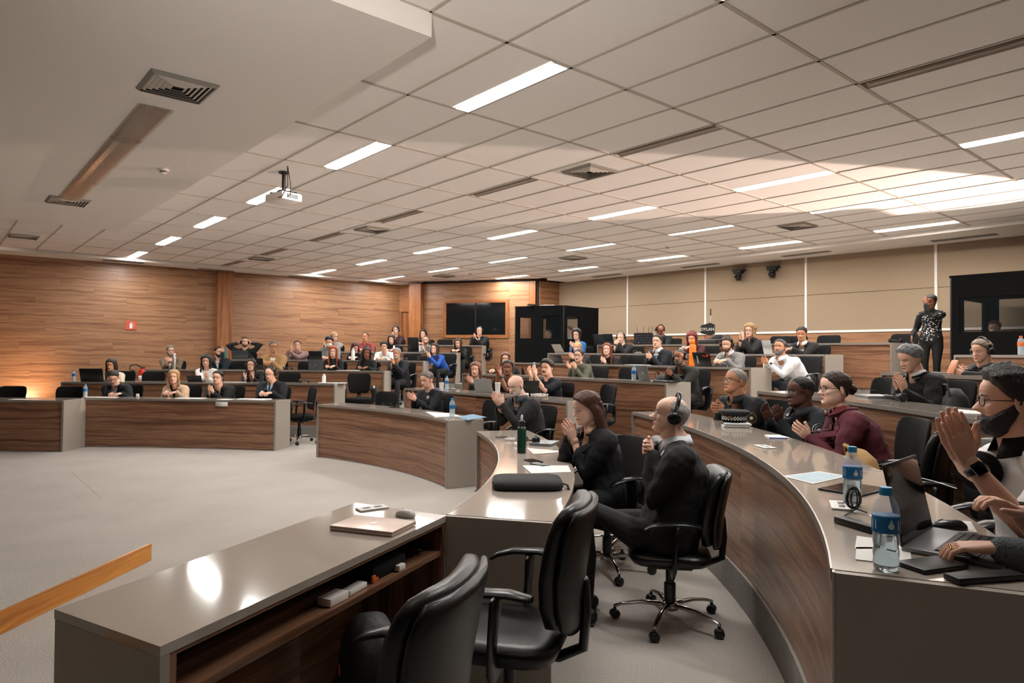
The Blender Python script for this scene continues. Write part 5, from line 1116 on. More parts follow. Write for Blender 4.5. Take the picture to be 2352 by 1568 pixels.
p, a = place('3M', 1530, .12); laptop(p, a, 'closed black tablet case in front of the charcoal blazer man', w=.30, h=.18, col='101214', open_=False)
# near open laptop, its screen turned to the man at the right
p = at(2170, 1262, .98); NL = laptop((1.335, 2.02, .98), math.radians(45), 'open laptop with dark glossy screen on the near end of the long curved desk', w=.33, h=.235, col='77797c', lid='1a1c1e', tilt=12, scr='14171a')
def keyrows(t):
    m = MB()
    for r in range(5):
        for c in range(13): m.box((-.132+.022*c, .035-.021*r, .0172), (.0185, .0175, .0014))
    o = m.build('keys', mat('25282b', .5, name='keys'), t); o['kind'] = 'stuff'
keyrows(NL)
M_water = mat('cfe4ee', .04, trans=1, var=0, name='bottled water'); M_pet = mat('e8f4fa', .05, alpha=.28, var=0, coat=.5, name='clear plastic')
def bottle(pos, label, cap='1f8fc4', lab='1c6fae', sc=1.0, near=False, body=None):
    t = thing('water_bottle', label, 'bottle', (pos[0], pos[1], pos[2]+.001), .4); t.scale = (sc, sc, sc); n = 28 if near else 12
    pr = [(.018, .0), (.030, .002), (.033, .012), (.0315, .03), (.033, .045), (.031, .06), (.033, .075), (.032, .09), (.0325, .125), (.033, .150), (.031, .165), (.024, .182), (.0145, .196), (.013, .205)]
    MB().add(*lathe(pr, n)).build('body', body or (M_pet if not near else M_pet), t, True)
    MB().add(*lathe([(r*.955, z+.001) for r, z in pr[:9]]+[(.0312, .118), (.001, .118)], n)).build('water', M_water if near else mat('b8ccd6', .1, alpha=.5, var=0, name='water far'), t, True)
    MB().add(*lathe([(.0335, .100), (.0338, .101), (.0338, .143), (.0335, .144)], n)).build('label', mat(lab, .4, var=.05, name='bottle label'), t, True)
    if near:
        m = MB(); 
        for k in (0, 2.1, 4.2):
            for pts in ([(q*.008*math.sin(b_), .008*math.cos(b_)) for q, b_ in [(1, v) for v in np.linspace(.5, 5.78, 9)]]+[(0, .018)],):
                V = [(.0342*math.cos(k+x_/.034), .0342*math.sin(k+x_/.034), .120+z_) for x_, z_ in pts]; m.add(V, [tuple(range(len(V)))])
            for q in range(2):
                V = [(.0342*math.cos(k+.6+q*.35+x_/.034), .0342*math.sin(k+.6+q*.35+x_/.034), .122+z_) for x_, z_ in ((-.0015, -.012), (.0015, -.012), (.0015, .012), (-.0015, .012))]; m.add(V, [(0, 1, 2, 3)])
        m.build('label_print', mat('d9e6ee', .5, name='label print'), t)
    MB().add(*lathe([(.0155, .196), (.016, .197), (.016, .214), (.0145, .2165), (.001, .217)], n)).build('cap', mat(cap, .35, var=.02, name='bottle cap'), t, 'auto'); return t
def Bt(row, px, d, label, **k): p, a = place(row, px, d); return bottle(p, label, **k)
Bt('2L', 171, .2, 'blue capped water bottle left of the black laptop'); Bt('1B', 198, .2, 'blue capped water bottle at the left end of the front desk'); Bt('2M', 1027, .25, 'blue capped water bottle beside the white cup, centre second row')
bottle((-.712, 8.25, .78), 'blue capped water bottle at the end of the centre front desk', sc=1.05); Bt('5L', 963, .3, 'clear bottle with red cap in the fifth row', cap='b54a44', lab='c9ccd2', sc=.9); Bt('3M', 1456, .12, 'blue capped water bottle right of the empty chair, third row')
Bt('5R', 2345, .2, 'orange capped water bottle at the right picture edge', cap='d2622a', lab='d8703a')
pb = at(1958, 1160, .98); bottle(pb, 'blue capped water bottle standing by the coiled black cable', near=True, sc=1.02)
pb = at(2035, 1308, .98); bottle(pb, 'water bottle nearest the camera with blue label and cap', near=True, sc=1.0)
def flask(pos, label, col, h=.24, r=.034, capc=None, metal=0, name='thermos', loop=False):
    t = thing(name, label, 'bottle', (pos[0], pos[1], pos[2]+.001), .3); m = mat(col, .3, metal=metal, var=.02, name='flask paint')
    MB().add(*lathe([(r*.9, 0), (r, .004), (r, h*.74), (r*.8, h*.80), (r*.62, h*.82)], 18)).build('body', m, t, 'auto')
    MB().add(*lathe([(r*.66, h*.82), (r*.70, h*.83), (r*.68, h*.97), (r*.5, h)], 18)).build('cap', mat(capc, .35, name='flask cap') if capc else m, t, 'auto')
    if loop: MB().add(*tube([(r*.5*math.cos(a), 0, h*1.0+r*.5*math.sin(a)) for a in np.linspace(0, math.pi, 8)], [.005]*8, 6)).build('carry_loop', mat(capc or col, .4, name='flask cap'), t, True)
    return t
def Fk(row, px, d, label, col, **k): p, a = place(row, px, d); return flask(p, label, col, **k)
Fk('3L', 401, .15, 'tall silver steel bottle before the man in khaki jacket', 'b8b6b2', h=.33, metal=.7, capc='d8d6d2'); Fk('4L', 811, .15, 'white thermos in the fourth row', 'e6e4e0', h=.27, r=.042); Fk('4L', 517, .3, 'teal bottle at the left end of the fourth row', '1f6f70', h=.26, capc='1b5a5c')
Fk('2L', 745, .25, 'white plastic bottle on the blue folder, second row', 'e4e2de', h=.17, r=.036); Fk('5L', 905, .25, 'small white flask before the long haired woman, fifth row', 'd8d6d4', h=.17, r=.03); Fk('3M', 1227, .2, 'slim silver bottle above the moustached young man', 'b9bcc0', h=.23, r=.03, metal=.6)
Fk('4M', 1591, .2, 'big orange thermos with carry loop in the fourth row', 'e57a1c', h=.42, r=.055, loop=True)
pg = at(1198, 1040, .78); gb = flask(pg, 'dark green sports bottle with black spout lid on the curved desk', '12372a', h=.25, r=.035, capc='101212', name='sports_bottle')
MB().add(*tube([(0, 0, .245), (0, .004, .27), (.004, .008, .285)], [.011, .010, .009], 10)).build('spout', mat('c9c7c2', .4, name='spout'), gb, True)
def cup(row, px, d, label, lid=False):
    p, a = place(row, px, d); t = thing('paper_cup', label, 'cup', (p[0], p[1], p[2]+.001)); h = .105 if not lid else .15
    MB().add(*lathe([(.028, 0), (.029, .002), (.039, h), (.041, h+.003), (.039, h+.004), (.034, h*.6), (.001, h*.55)], 18)).build('cup', M_paper, t, True)
    if lid: MB().add(*lathe([(.042, h), (.043, h+.008), (.038, h+.014), (.001, h+.015)], 18)).build('lid', M_paper, t, True)
cup('2M', 1015, .25, 'white paper cup left of the blue capped bottle'); cup('2M', 1144, .17, 'tall white lidded cup right of the silver laptop', True); cup('5M', 1565, .2, 'tiny white cup before the red curled woman')
def sheet(pts, z, label, name='paper_sheet', cat='paper', col=None, th=.0015, stack=1, m=None, extra=None):
    """flat sheets given by four picture corners lying on a desk of height z"""
    P = [at(x, y, z) for x, y in pts]; c = sum(P)/4; t = thing(name, label, cat, (c[0], c[1], z+.0008)); mm = m or (mat(col, .6, var=.02, name='print') if col else M_paper)
    for k in range(stack):
        V, Fc = prism([tuple((p-c)[:2]*(1+.0*k)) for p in P], .0002+k*(th+.0004), (k+1)*(th+.0004)); MB().add(V, Fc).build('sheet', mm, t)
    if extra: extra(t, [(p-c) for p in P], stack*(th+.0004))
    return t
def rsheet(row, px, d, w, l, label, turn=0, **k):
    p, a = place(row, px, d); a += math.radians(turn); t = thing(k.get('name', 'paper_sheet'), label, k.get('cat', 'paper'), (p[0], p[1], p[2]+.001), a)
    n = k.get('n', 1); m = mat(k['col'], .6, var=.03, name='print') if k.get('col') else M_paper
    for q in range(n): V = np.array(MB().box((0, 0, .0012+.0022*q), (w, l, .0018)).v) @ rz(.12*q).T; MB().add(V, MB().box((0, 0, 0), (1, 1, 1)).f).build('sheet', m if q % 2 == 0 else M_paper, t)
    return t
rsheet('1B', 233, .25, .5, .2, 'white papers under the writing man in navy jacket', n=2); rsheet('1B', 440, .25, .45, .2, 'papers between blonde woman and man in black suit', n=2); rsheet('1B', 585, .25, .5, .25, 'papers under the hands of the man with blue tie', n=3)
rsheet('2L', 765, .25, .5, .25, 'blue folder and papers under the white bottle, second row', n=4, col='2d5a72', name='folder', cat='folder'); rsheet('3L', 800, .25, .45, .2, 'white papers before the woman in black sweater', n=2); rsheet('2L', 540, .25, .4, .15, 'pale strip of papers before the woman in white jacket')
rsheet('4M', 1465, .2, .4, .2, 'white papers before the man in navy blazer, fourth row', n=2); rsheet('1A', 60, .2, .4, .2, 'papers at the far left desk', n=1)
t = thing('note_sheet', 'white note sheet hanging over the front edge of the left desk', 'paper'); p, f = on('1B', 521, .12); t.location = p; t.rotation_euler = (0, 0, ang(f)); m = MB(); pf = [(-.10, .003), (0, .003), (.10, .004), (.128, .0), (.136, -.02), (.138, -.055), (.14, -.10)]
for y, z in pf: m.v += [(-.11, y, z), (.10, y, z)]
for k in range(len(pf)-1): m.f.append([2*k, 2*k+1, 2*k+3, 2*k+2]); m.uv.append(None); m.mi.append(0)
o = m.build('sheet', M_paper, t, True); o.modifiers.new('s', 'SOLIDIFY').thickness = .0012
sheet([(978, 946), (1035, 950), (1060, 957), (1000, 958)], .78, 'open notebook pages on the centre front desk', stack=3); sheet([(1050, 958), (1086, 951), (1118, 958), (1075, 965)], .78, 'blue brochure at the end of the centre front desk', col='5b86a0', name='brochure', cat='brochure')
sheet([(1210, 1030), (1296, 1038), (1262, 1042), (1225, 1044)], .78, 'pink edged sheaf of papers beside the green bottle', stack=3, col='d9c3c0'); sheet([(1200, 1070), (1305, 1070), (1312, 1085), (1220, 1088)], .78, 'printed form lying behind the black sleeve', stack=2)
def prt(t, P, z):
    c = [p*.86 for p in P]; MB().add(*prism([tuple(p[:2]) for p in c], z+.0002, z+.0008)).build('picture', mat('8fb0bf', .35, var=.12, scale=9, name='brochure print'), t)
sheet([(1797, 1094), (1880, 1083), (1948, 1094), (1868, 1112)], .98, 'white and blue leaflet on the inner edge of the long curved desk', extra=prt, name='leaflet', cat='leaflet')
sheet([(1756, 1000), (1790, 1000), (1815, 1007), (1768, 1007)], .98, 'small white notepad beside a blue pen', stack=3, name='notepad', cat='notepad'); sheet([(2160, 1195), (2230, 1200), (2245, 1225), (2150, 1222)], .98, 'white papers under the black mouse', stack=2)
sheet([(1968, 1232), (2030, 1240), (2030, 1262), (1963, 1262)], .98, 'folded white paper with a scribble behind the near bottle'); sheet([(1966, 1258), (2090, 1258), (2095, 1300), (1965, 1286)], .98, 'white sheet under the near water bottle')
sheet([(1995, 1183), (2090, 1190), (2100, 1212), (2020, 1206)], .98, 'white folded card beside the charger brick'); sheet([(2045, 1148), (2105, 1143), (2100, 1150), (2068, 1162)], .98, 'light blue pass card right of the tablet', col='4a8fb5', name='pass_card', cat='card')
sheet([(2195, 940), (2255, 946), (2262, 952), (2200, 950)], 1.18, 'white cards on the third row desk at right', stack=2)
def slab(px, py, z, a, w, l, h, label, name, cat, m=None, screen=False):
    p = at(px, py, z) if not isinstance(px, str) else None; t = thing(name, label, cat, (p[0], p[1], z+.001), a); MB().box((0, 0, h/2), (w, l, h), bev=min(h*.35, .003)).build('body', m or M_blk, t, 'auto')
    if screen: MB().box((0, 0, h+.0003), (w*.92, l*.94, .0006)).build('screen', M_screen, t)
    return t
slab(1960, 1125, .98, -.9, .18, .25, .008, 'black tablet lying flat behind the farther bottle', 'tablet', 'tablet', screen=True); slab(1225, 1060, .78, .5, .075, .15, .009, 'dark phone lying above the printed form', 'phone', 'phone', screen=True); slab(1240, 1068, .78, .6, .07, .15, .009, 'green cased phone beside the dark phone', 'phone', 'phone', mat('3a4a44', .4))
slab(905, 936, .78, .9, .08, .16, .008, 'black phone on the centre front desk', 'phone', 'phone', screen=True); slab(1968, 1212, .98, .35, .045, .15, .022, 'long black power brick on the near curved desk', 'power_brick', 'charger'); slab(2140, 1302, .98, .35, .16, .09, .012, 'dark glasses case under the hand at lower right', 'glasses_case', 'case'); slab(2262, 1332, .98, .2, .20, .05, .016, 'black pouch with silver clasp at the lower right', 'pouch', 'pouch')
slab(1190, 1024, .78, .3, .055, .05, .025, 'white charger plug left of the green bottle', 'charger', 'charger', M_white); slab(1160+47, 898, .98, .3, .06, .05, .05, 'white charger plug on the centre second row', 'charger', 'charger', M_white) if False else None
p, a = place('2M', 1209, .12); t = thing('charger', 'white charger block with tangled white cable, centre second row', 'charger', (p[0], p[1], p[2]+.001), a); MB().box((0, 0, .025), (.055, .05, .05), bev=.005).build('block', M_white, t, 'auto')
def mouse(px, py, z, a, label, m):
    p = at(px, py, z); t = thing('computer_mouse', label, 'mouse', (p[0], p[1], z+.001), a); secs = [((0, 0, 0), .028, .052, 0), ((0, 0, .008), .031, .056, 0), ((0, -.004, .020), .028, .048, 0), ((0, -.008, .030), .018, .032, 0), ((0, -.01, .033), .006, .01, 0)]
    MB().add(*ring_loft(secs, 18, 2.4)).build('body', m, t, True); MB().box((0, .022, .0285), (.004, .014, .006), rx(-.3), bev=.001).build('wheel', M_blk, t)
mouse(931, 1186, .78, .9, 'white mouse beside the rose silver laptop', mat('b9b5b0', .3, name='mouse shell')); mouse(2178, 1216, .98, 1.3, 'black mouse beside the open laptop at right', M_plast)
def cable(pts, label, r=.003, col='111314', name='cable', group=None):
    P = np.array(pts, float); n = len(P); q = np.linspace(0, n-1, n*5); out = np.c_[[np.interp(q, range(n), P[:, k]) for k in range(3)]].T; k = np.array([.25, .5, .25])
    for _ in range(4):
        for c in range(3): out[1:-1, c] = np.convolve(out[:, c], k, 'valid')
    c0 = out.mean(0); c0[2] = out[:, 2].min()-r; o = MB().add(*tube(out-c0, [r]*len(out), 7)).build(name, mat(col, .45, var=.02, name='cable'), None, True); o.location = c0; return tag(o, label, 'cable', group)
def coil(c, R, turns, label, col, r=.0028, tail=None, squash=.6, h=.004, jit=.35):
    pts = []
    for k in range(int(turns*10)):
        a = 2*math.pi*k/10; rr = R*(1+jit*math.sin(k*1.7)); pts.append((c[0]+rr*math.cos(a), c[1]+rr*squash*math.sin(a), c[2]+r+h*abs(math.sin(k*.9))))
    if tail: pts += tail
    return cable(pts, label, r, col)
p = at(1176, 1012, .78); coil(p, .055, 4, 'tangle of white cable left of the green bottle', 'd9d6d2', h=.02); p = at(1160, 1006, .78); coil((p[0]-.03, p[1], .78), .05, 1.6, 'thin black cable loop at the far end of the curved desk', '141414', h=.01)
p, a = place('2M', 1240, .15); coil(p, .10, 4, 'loops of white cable before the man in navy t-shirt', 'd9d6d2', r=.004, h=.05); p = at(1962, 1175, .98)
cable([(p[0]-.09, p[1]-.10, .985)]+[(p[0]+.006*math.sin(a*.37)+(.020+.007*math.sin(a*.23))*math.cos(a), p[1]+.012*math.sin(a*.31), .98+.047+(.036+.007*math.sin(a*.29+1))*math.sin(a)) for a in np.linspace(-1.6, 30, 64)]+[(p[0]+.03, p[1]-.03, .985)], 'upright bundle of black cable by the farther bottle', .0026)
p = at(1975, 1078, .98); cable([(p[0], p[1], .984), (p[0]+.09, p[1]-.05, .984), (p[0]+.17, p[1]-.28, .984), (p[0]+.16, p[1]-.5, .984)], 'thin white charging cable crossing behind the bottles', .0018, 'dedbd6')
p = at(2200, 855, 1.38); coil((p[0], p[1], 1.38), .07, 3, 'tangled black cables before the man with the phone', '17191b', h=.05); p = at(2012, 905, 1.18); 
# headphones lying on desks
def phones_flat(p, a, label):
    t = thing('headphones', label, 'headphones', (p[0], p[1], p[2]+.002), a); pts = [(.085*math.cos(q), .10*math.sin(q), .03+.015*math.sin(q)) for q in np.linspace(0, math.pi, 13)]; MB().add(*tube(pts, [(.007, .013)]*13, 8, side=(0, 0, 1))).build('headband', M_plast, t, True)
    for s in (-1, 1): V, Fc = lathe([(.02, -.02), (.036, -.014), (.038, .006), (.03, .018)], 16); V = np.array(V) @ ry(math.pi/2*s+.35*s).T+(s*.083, -.02, .034); MB().add(V, Fc).build('ear_cup', M_plast, t, 'auto')
    return t
p = at(2050, 921, 1.18); phones_flat((p[0]+.05, p[1], 1.18), 1.2, 'black headphones on the third row desk at right'); p = at(1213, 1018, .78); phones_flat(p, 2.2, 'black headphones behind the dark green bottle')
for (row, px), l in ((('2L', 700), 'black headphones near the white bottle'), (('3L', 862), 'black headphones by the grey bearded man'), (('4L', 925), 'black headphones beside the tablet, fourth row'), (('3L', 662), 'black headphones right of the tan blazer man'), (('6M', 2055), 'black headphones at the end of the top desk'), (('1B', 318), 'small white gadget case')):
    p, a = place(row, px, .3); 
    if 'gadget' in l: 
        t = thing('gadget_case', 'tiny white gadget case between the writing man and blonde woman', 'case', (p[0], p[1], p[2]+.001)); MB().box((0, 0, .03), (.05, .03, .06), bev=.01).build('body', M_white, t, True)
    else: phones_flat(p, a, l)
# eyeglasses lying on desks
def specs(p, a, label):
    t = thing('eyeglasses', label, 'glasses', (p[0], p[1], p[2]+.002), a); m = MB()
    for s in (-1, 1): pts = [(s*.033+.024*math.cos(q), 0, .02+.018*math.sin(q)) for q in np.linspace(0, 2*math.pi, 15)]; m.add(*tube(pts, [.0016]*15, 6, cap=False)); m.add(*tube([(s*.058, 0, .025), (s*.06, -.07, .022), (s*.055, -.12, .004)], [.0016]*3, 6))
    m.add(*tube([(-.009, 0, .022), (.009, 0, .022)], [.0016]*2, 6)); m.build('frame', mat('3a3836', .3, metal=.5, name='thin frame'), t, True)
p = at(1975, 905, 1.18); specs((p[0]+.03, p[1], 1.204), 1.3, 'thin round eyeglasses lying on the closed laptop'); p = at(886, 930, .78); specs(p, .5, 'thin eyeglasses on the centre front desk')
# black laptop sleeve on the near curved desk
p = at(1208, 1122, .78); sv = thing('laptop_sleeve', 'black padded laptop sleeve lying across the near curved desk', 'bag', (.095, 3.98, .782), .02)
secs = [((0, 0, 0), .18, .15, 0), ((0, 0, .006), .20, .17, 0), ((0, 0, .026), .205, .175, 0), ((.0, 0, .044), .19, .155, 0), ((-.01, -.02, .053), .14, .10, 0), ((-.01, -.02, .055), .05, .03, 0)]
o = MB().add(*ring_loft(secs, 40, 5)).build('body', mat('151618', .8, bump=.4, scale=90, name='neoprene'), sv, True)
pts = [(.198*math.copysign(abs(math.cos(q))**.4, math.cos(q)), .168*math.copysign(abs(math.sin(q))**.4, math.sin(q)), .036) for q in np.linspace(-.6, math.pi+.2, 40)]; MB().add(*tube(pts, [.0035]*40, 6)).build('zip', M_blk, sv, True); MB().add(*tube([(.19, -.07, .03), (.225, -.08, .02), (.23, -.11, -.0)], [(.004, .010)]*3, 8)).build('strap_tab', M_blk2, sv, True)
MB().box((-.01, .05, .0495), (.05, .016, .002), rx(0)).build('logo_patch', mat('c98a4a', .6, name='orange tag'), sv)
# police cap with chequered band, notebook under it
pc = at(1640, 975, .98); cx0, cy0 = 1.80, 5.55
nb = thing('spiral_notebook', 'stack of white spiral notebooks under the police cap', 'notebook', (cx0-.02, cy0-.10, .981), -.15)
for k in range(2): MB().box((.01*k, 0, .008+.0165*k), (.20, .15, .014), bev=.002).build('notebook', M_paper, nb)
for k in range(22): MB().add(*tube([(-.095+.009*k, -.080+.008*math.cos(q), .016+.016*math.sin(q)) for q in np.linspace(0, 2*math.pi, 9)], [.0011]*9, 5, cap=False)).build('ring', M_blk, nb)
MB().box((0, .0, .0345), (.16, .02, .004)).build('pen', mat('1f4a50', .4, name='teal pen'), nb)
cp = thing('police_cap', 'black police peaked cap with white chequered band on the desk', 'cap', (cx0, cy0, 1.018), 1.0)
MB().add(*lathe([(.085, 0), (.092, .004), (.094, .045), (.10, .05), (.122, .068), (.128, .078), (.110, .088), (.05, .094), (.001, .095)], 40)).build('crown', mat('101317', .75, bump=.2, scale=150, name='cap felt'), cp, True)
V, Fc = [], []; m = MB(); nq = 48
for r_ in range(3):
    for k in range(nq):
        if (k+r_) % 2: continue
        a0, a1 = 2*math.pi*k/nq, 2*math.pi*(k+1)/nq; z0 = .012+.010*r_; m.add([(.0952*math.cos(a0), .0952*math.sin(a0), z0), (.0952*math.cos(a1), .0952*math.sin(a1), z0), (.0952*math.cos(a1), .0952*math.sin(a1), z0+.010), (.0952*math.cos(a0), .0952*math.sin(a0), z0+.010)], [(0, 1, 2, 3)])
m.build('chequer_band', M_paper, cp); m = MB(); n = 15
for k in range(n):
    a = math.pi*(k/(n-1))*.84+math.pi*.58; w_ = math.sin(math.pi*k/(n-1)); m.v += [(.092*math.cos(a), .092*math.sin(a), .006), ((.094+.055*w_)*math.cos(a), (.094+.055*w_)*math.sin(a), .004-.016*w_)]
for k in range(n-1): m.f.append([2*k, 2*k+1, 2*k+3, 2*k+2]); m.uv.append(None); m.mi.append(0)
o = m.build('peak', mat('0c0d0f', .12, name='patent peak'), cp, True); o.modifiers.new('s', 'SOLIDIFY').thickness = .003
MB().add(*[np.array(lathe([(.016, 0), (.014, .004), (.001, .005)], 10)[0]) @ ry(math.pi/2).T @ rz(math.pi*1.0).T+(-.098, 0, .035), lathe([(.016, 0), (.014, .004), (.001, .005)], 10)[1]]).build('badge', mat('a98d5a', .3, metal=.8, name='brass'), cp)
# pens
def pen(px, py, z, a, label, col):
    p = at(px, py, z); t = thing('pen', label, 'pen', (p[0], p[1], z+.006), a); MB().add(*tube([(-.065, 0, 0), (.05, 0, 0)], [.0045, .0045], 8)).build('barrel', mat(col, .3, name='pen'), t, True); MB().add(*tube([(.05, 0, 0), (.068, 0, 0)], [.004, .001], 8)).build('tip', M_chrome, t, True)
pen(1790, 1008, .98, -.2, 'blue pen beside the small notepad', '243f86'); pen(1545, 936+10, .98, .2, 'dark pen at the far end of the long curved desk', '1b1b1d')
# things under the near desk
t = thing('backpack', 'black backpack with small red tag under the near straight desk', 'backpack', (-.50, 2.50, 0), -1.2); t.scale = (1.15, 1.0, 1.3); MB().add(*ring_loft([((0, 0, .0), .12, .10, 0), ((0, 0, .02), .165, .13, 0), ((0, 0, .25), .16, .125, 0), ((0, 0, .38), .135, .10, 0), ((0, 0, .44), .08, .06, 0), ((0, 0, .455), .03, .02, 0)], 24, 3)).build('body', mat('0b0c0d', .6, bump=.4, scale=30, name='nylon'), t, True)
MB().add(*ring_loft([((0, -.115, .05), .11, .05, 0), ((0, -.12, .07), .125, .06, 0), ((0, -.115, .22), .12, .055, 0), ((0, -.105, .26), .09, .03, 0)], 20, 3)).build('front_pocket', mat('0e0f10', .5, bump=.4, scale=30, name='nylon dark'), t, True); MB().add(*tube([(-.08, .12, .05), (-.09, .17, .2), (-.07, .13, .40)], [(.02, .005)]*3, 8)).build('strap', M_blk2, t, True); MB().box((.03, -.118, .33), (.03, .004, .02)).build('tag', mat('b0282a', .5, name='red tag'), t)
def onshelf(s, n, a, label, name, cat, sz, m, bev=.004):
    q = ed+dE*s+nE*n; t = thing(name, label, cat, (q[0], q[1], .6235), a); MB().box((0, 0, sz[2]/2), sz, bev=bev).build('body', m, t, 'auto'); return t
aE = math.atan2(dE[1], dE[0])
onshelf(.80, .06, aE, 'white power adapter on the shelf of the near desk', 'power_adapter', 'adapter', (.11, .06, .03), M_white); onshelf(.93, .06, aE+.05, 'white remote with black mark on the near desk shelf', 'remote_control', 'remote', (.12, .045, .02), M_white)
onshelf(1.16, .10, aE, 'black pouch with orange trim on the near desk shelf', 'pouch', 'pouch', (.26, .12, .06), M_blk2, .02); o = onshelf(1.05, .045, aE+.1, 'small orange tag on the near desk shelf', 'orange_tag', 'tag', (.05, .01, .03), mat('d0652a', .5, name='orange')); onshelf(1.22, .035, aE, 'white plug on the near desk shelf', 'plug', 'plug', (.05, .03, .025), M_white)
q = ed+dE*1.42+nE*.12; coil((q[0], q[1], .623), .06, 3, 'black cable heap at the end of the near desk shelf', '111112', h=.03)
# tan canvas bag and backpacks on chairs
def sack(pos, a, label, col, sz, name='backpack', cat='backpack'):
    t = thing(name, label, cat, pos, a); w, d, h = sz; MB().add(*ring_loft([((0, 0, 0), w*.35, d*.3, 0), ((0, 0, .02), w*.5, d*.5, 0), ((0, 0, h*.5), w*.52, d*.48, 0), ((.01, 0, h*.85), w*.42, d*.34, 0), ((.02, 0, h), w*.22, d*.14, 0)], 22, 2.8)).build('body', mat(col, .7, bump=.5, scale=18, var=.12, name='bag fabric'), t, True)
    MB().add(*tube([(-w*.2, d*.3, h*.85), (-w*.1, d*.35, h*1.08), (w*.15, d*.35, h*1.08), (w*.22, d*.3, h*.85)], [(.012, .004)]*4, 8)).build('strap', mat(col, .7, bump=.5, scale=18, var=.12, name='bag fabric'), t, True)
    MB().add(*ring_loft([((0, -d*.45, h*.1), w*.3, .02, 0), ((0, -d*.47, h*.15), w*.36, .03, 0), ((0, -d*.45, h*.45), w*.34, .025, 0), ((0, -d*.42, h*.5), w*.3, .01, 0)], 18, 3)).build('pocket', mat(col, .7, bump=.5, scale=18, var=.12, name='bag fabric'), t, True); return t
p, f = on('2R', 1975, .66); sack((p[0], p[1], .69), 1.4, 'tan canvas bag behind the woman in burgundy coat', 'a8834e', (.34, .22, .30), 'canvas_bag', 'bag')
p, f = on('3R', 2195, .70); sack((p[0], p[1], .88), 1.3, 'black leather backpack right of the man in black coat', '101113', (.32, .2, .42)); p, f = on('3M', 1518, .72); sack((p[0], p[1], .86), .8, 'black backpack behind the grey laptop, third row', '15171a', (.30, .2, .40)); p, f = on('5M', 1465, .72); sack((p[0], p[1], 1.26), .8, 'olive bag on a chair below the mixing gear', '4a4f44', (.34, .2, .36), 'canvas_bag', 'bag')
p, f = on('5M', 1688, .75); sack((p[0], p[1], 1.28), .8, 'dark backpack left of the curly blonde woman', '202529', (.30, .2, .40))
# phone in the hooded man's hand
hm_ = [q for q in PEOPLE if 'hooded' in q['label']][0]; c_ = (hm_['wr'][1]+hm_['wr'][-1])/2+np.array((0, .10, .075)); rr_ = hm_['root']; v_ = rz(rr_.rotation_euler[2]) @ c_; p = (v_[0]+rr_.location[0], v_[1]+rr_.location[1], v_[2]+rr_.location[2]); t = thing('phone', 'phone in orange case held by the man in hooded jacket', 'phone', p, 0); t.rotation_euler = (.5, 0, rr_.rotation_euler[2]+.2); MB().box((0, 0, 0), (.075, .010, .15), bev=.004).build('case', mat('c9835a', .4, name='phone case'), t, 'auto'); MB().box((0, -.0055, 0), (.066, .001, .138)).build('screen', M_screen, t)
p = atd(2126, 800, 10.72); 
# ---------------------------------------------------------------- interpreter booths
def booth(corners, z0, z1, wins, label, shade):
    t = thing('interpreter_booth', label, 'booth'); Q = [np.array(c, float) for c in corners]
    for k in range(4):
        a, b = Q[k], Q[(k+1) % 4]; Ln = np.linalg.norm(b-a); d = (b-a)/Ln; w = wins[k]; cuts = [0]+[v for q in w for v in q[:2]]+[1]
        def wp(name, s0, s1, c0, c1, m, th=.04, off=0):
            P0, P1 = a+d*Ln*s0, a+d*Ln*s1; nn = np.array((-d[1], d[0])); P = [P0+nn*(off-th/2), P1+nn*(off-th/2), P1+nn*(off+th/2), P0+nn*(off+th/2)]; return MB().add(*prism([tuple(x) for x in P], c0, c1)).build(name, m, t)
        for i in range(0, len(cuts)-1, 2): wp('wall_panel', cuts[i], cuts[i+1], z0+.002, z1, M_booth)
        for s0, s1, c0, c1 in w:
            wp('wall_panel', s0, s1, z0+.002, c0, M_booth); wp('wall_panel', s0, s1, c1, z1, M_booth); wp('window_pane', s0, s1, c0, c1, M_tint, .006)
    c = sum(Q)/4; MB().add(*prism([tuple(c+(q-c)*1.03) for q in Q], z1, z1+.03)).build('roof', M_booth, t)
    for q in Q: MB().add(*lathe([(.022, z0), (.022, z1+.03)], 10, (q[0], q[1], 0))).build('corner_post', M_plast, t, 'auto')
    return t
M_booth = mat('060708', .9, spec=.15, bump=.1, scale=200, name='booth fabric'); M_tint = mat('20282a', .05, alpha=.22, var=0, coat=.6, name='tinted pane')
A, B, C, D = (.09, 16.5), (1.2, 16.0), (2.11, 16.9), (1.0, 17.4)
booth([A, B, C, D], .806, 2.67, [[(.07, .33, 1.93, 2.44), (.58, .93, 1.93, 2.46)], [(.09, .42, 1.92, 2.46)], [(.2, .8, 1.93, 2.44)], [(.15, .9, 1.93, 2.44)]], 'black interpreter booth at centre beside the dark window', 0)
A = np.array((6.63, 10.32)); B = A+TB*1.75; C = B+NB*1.5; D = A+NB*1.5
booth([tuple(A), tuple(B), tuple(C), tuple(D)], 1.006, 2.75, [[(.06, .52, 1.93, 2.44), (.66, .96, 1.93, 2.44)], [(.2, .8, 1.93, 2.44)], [(.1, .9, 1.93, 2.5)], [(.1, .7, 1.93, 2.44)]], 'black interpreter booth at the right edge against the beige wall', 0)
t = thing('electronics_box', 'small boxes lying on top of the centre booth', 'device', (1.15, 16.6, 2.703), .5); MB().box((-.3, .1, .02), (.3, .2, .04), bev=.005).build('box', M_alu, t); MB().box((.2, .1, .015), (.35, .2, .03), bev=.005).build('box', M_white, t); MB().box((-.75, .05, .02), (.2, .1, .04), bev=.005).build('box', M_blk, t); MB().box((.55, .35, .02), (.25, .15, .04), bev=.005).build('box', M_blk, t)
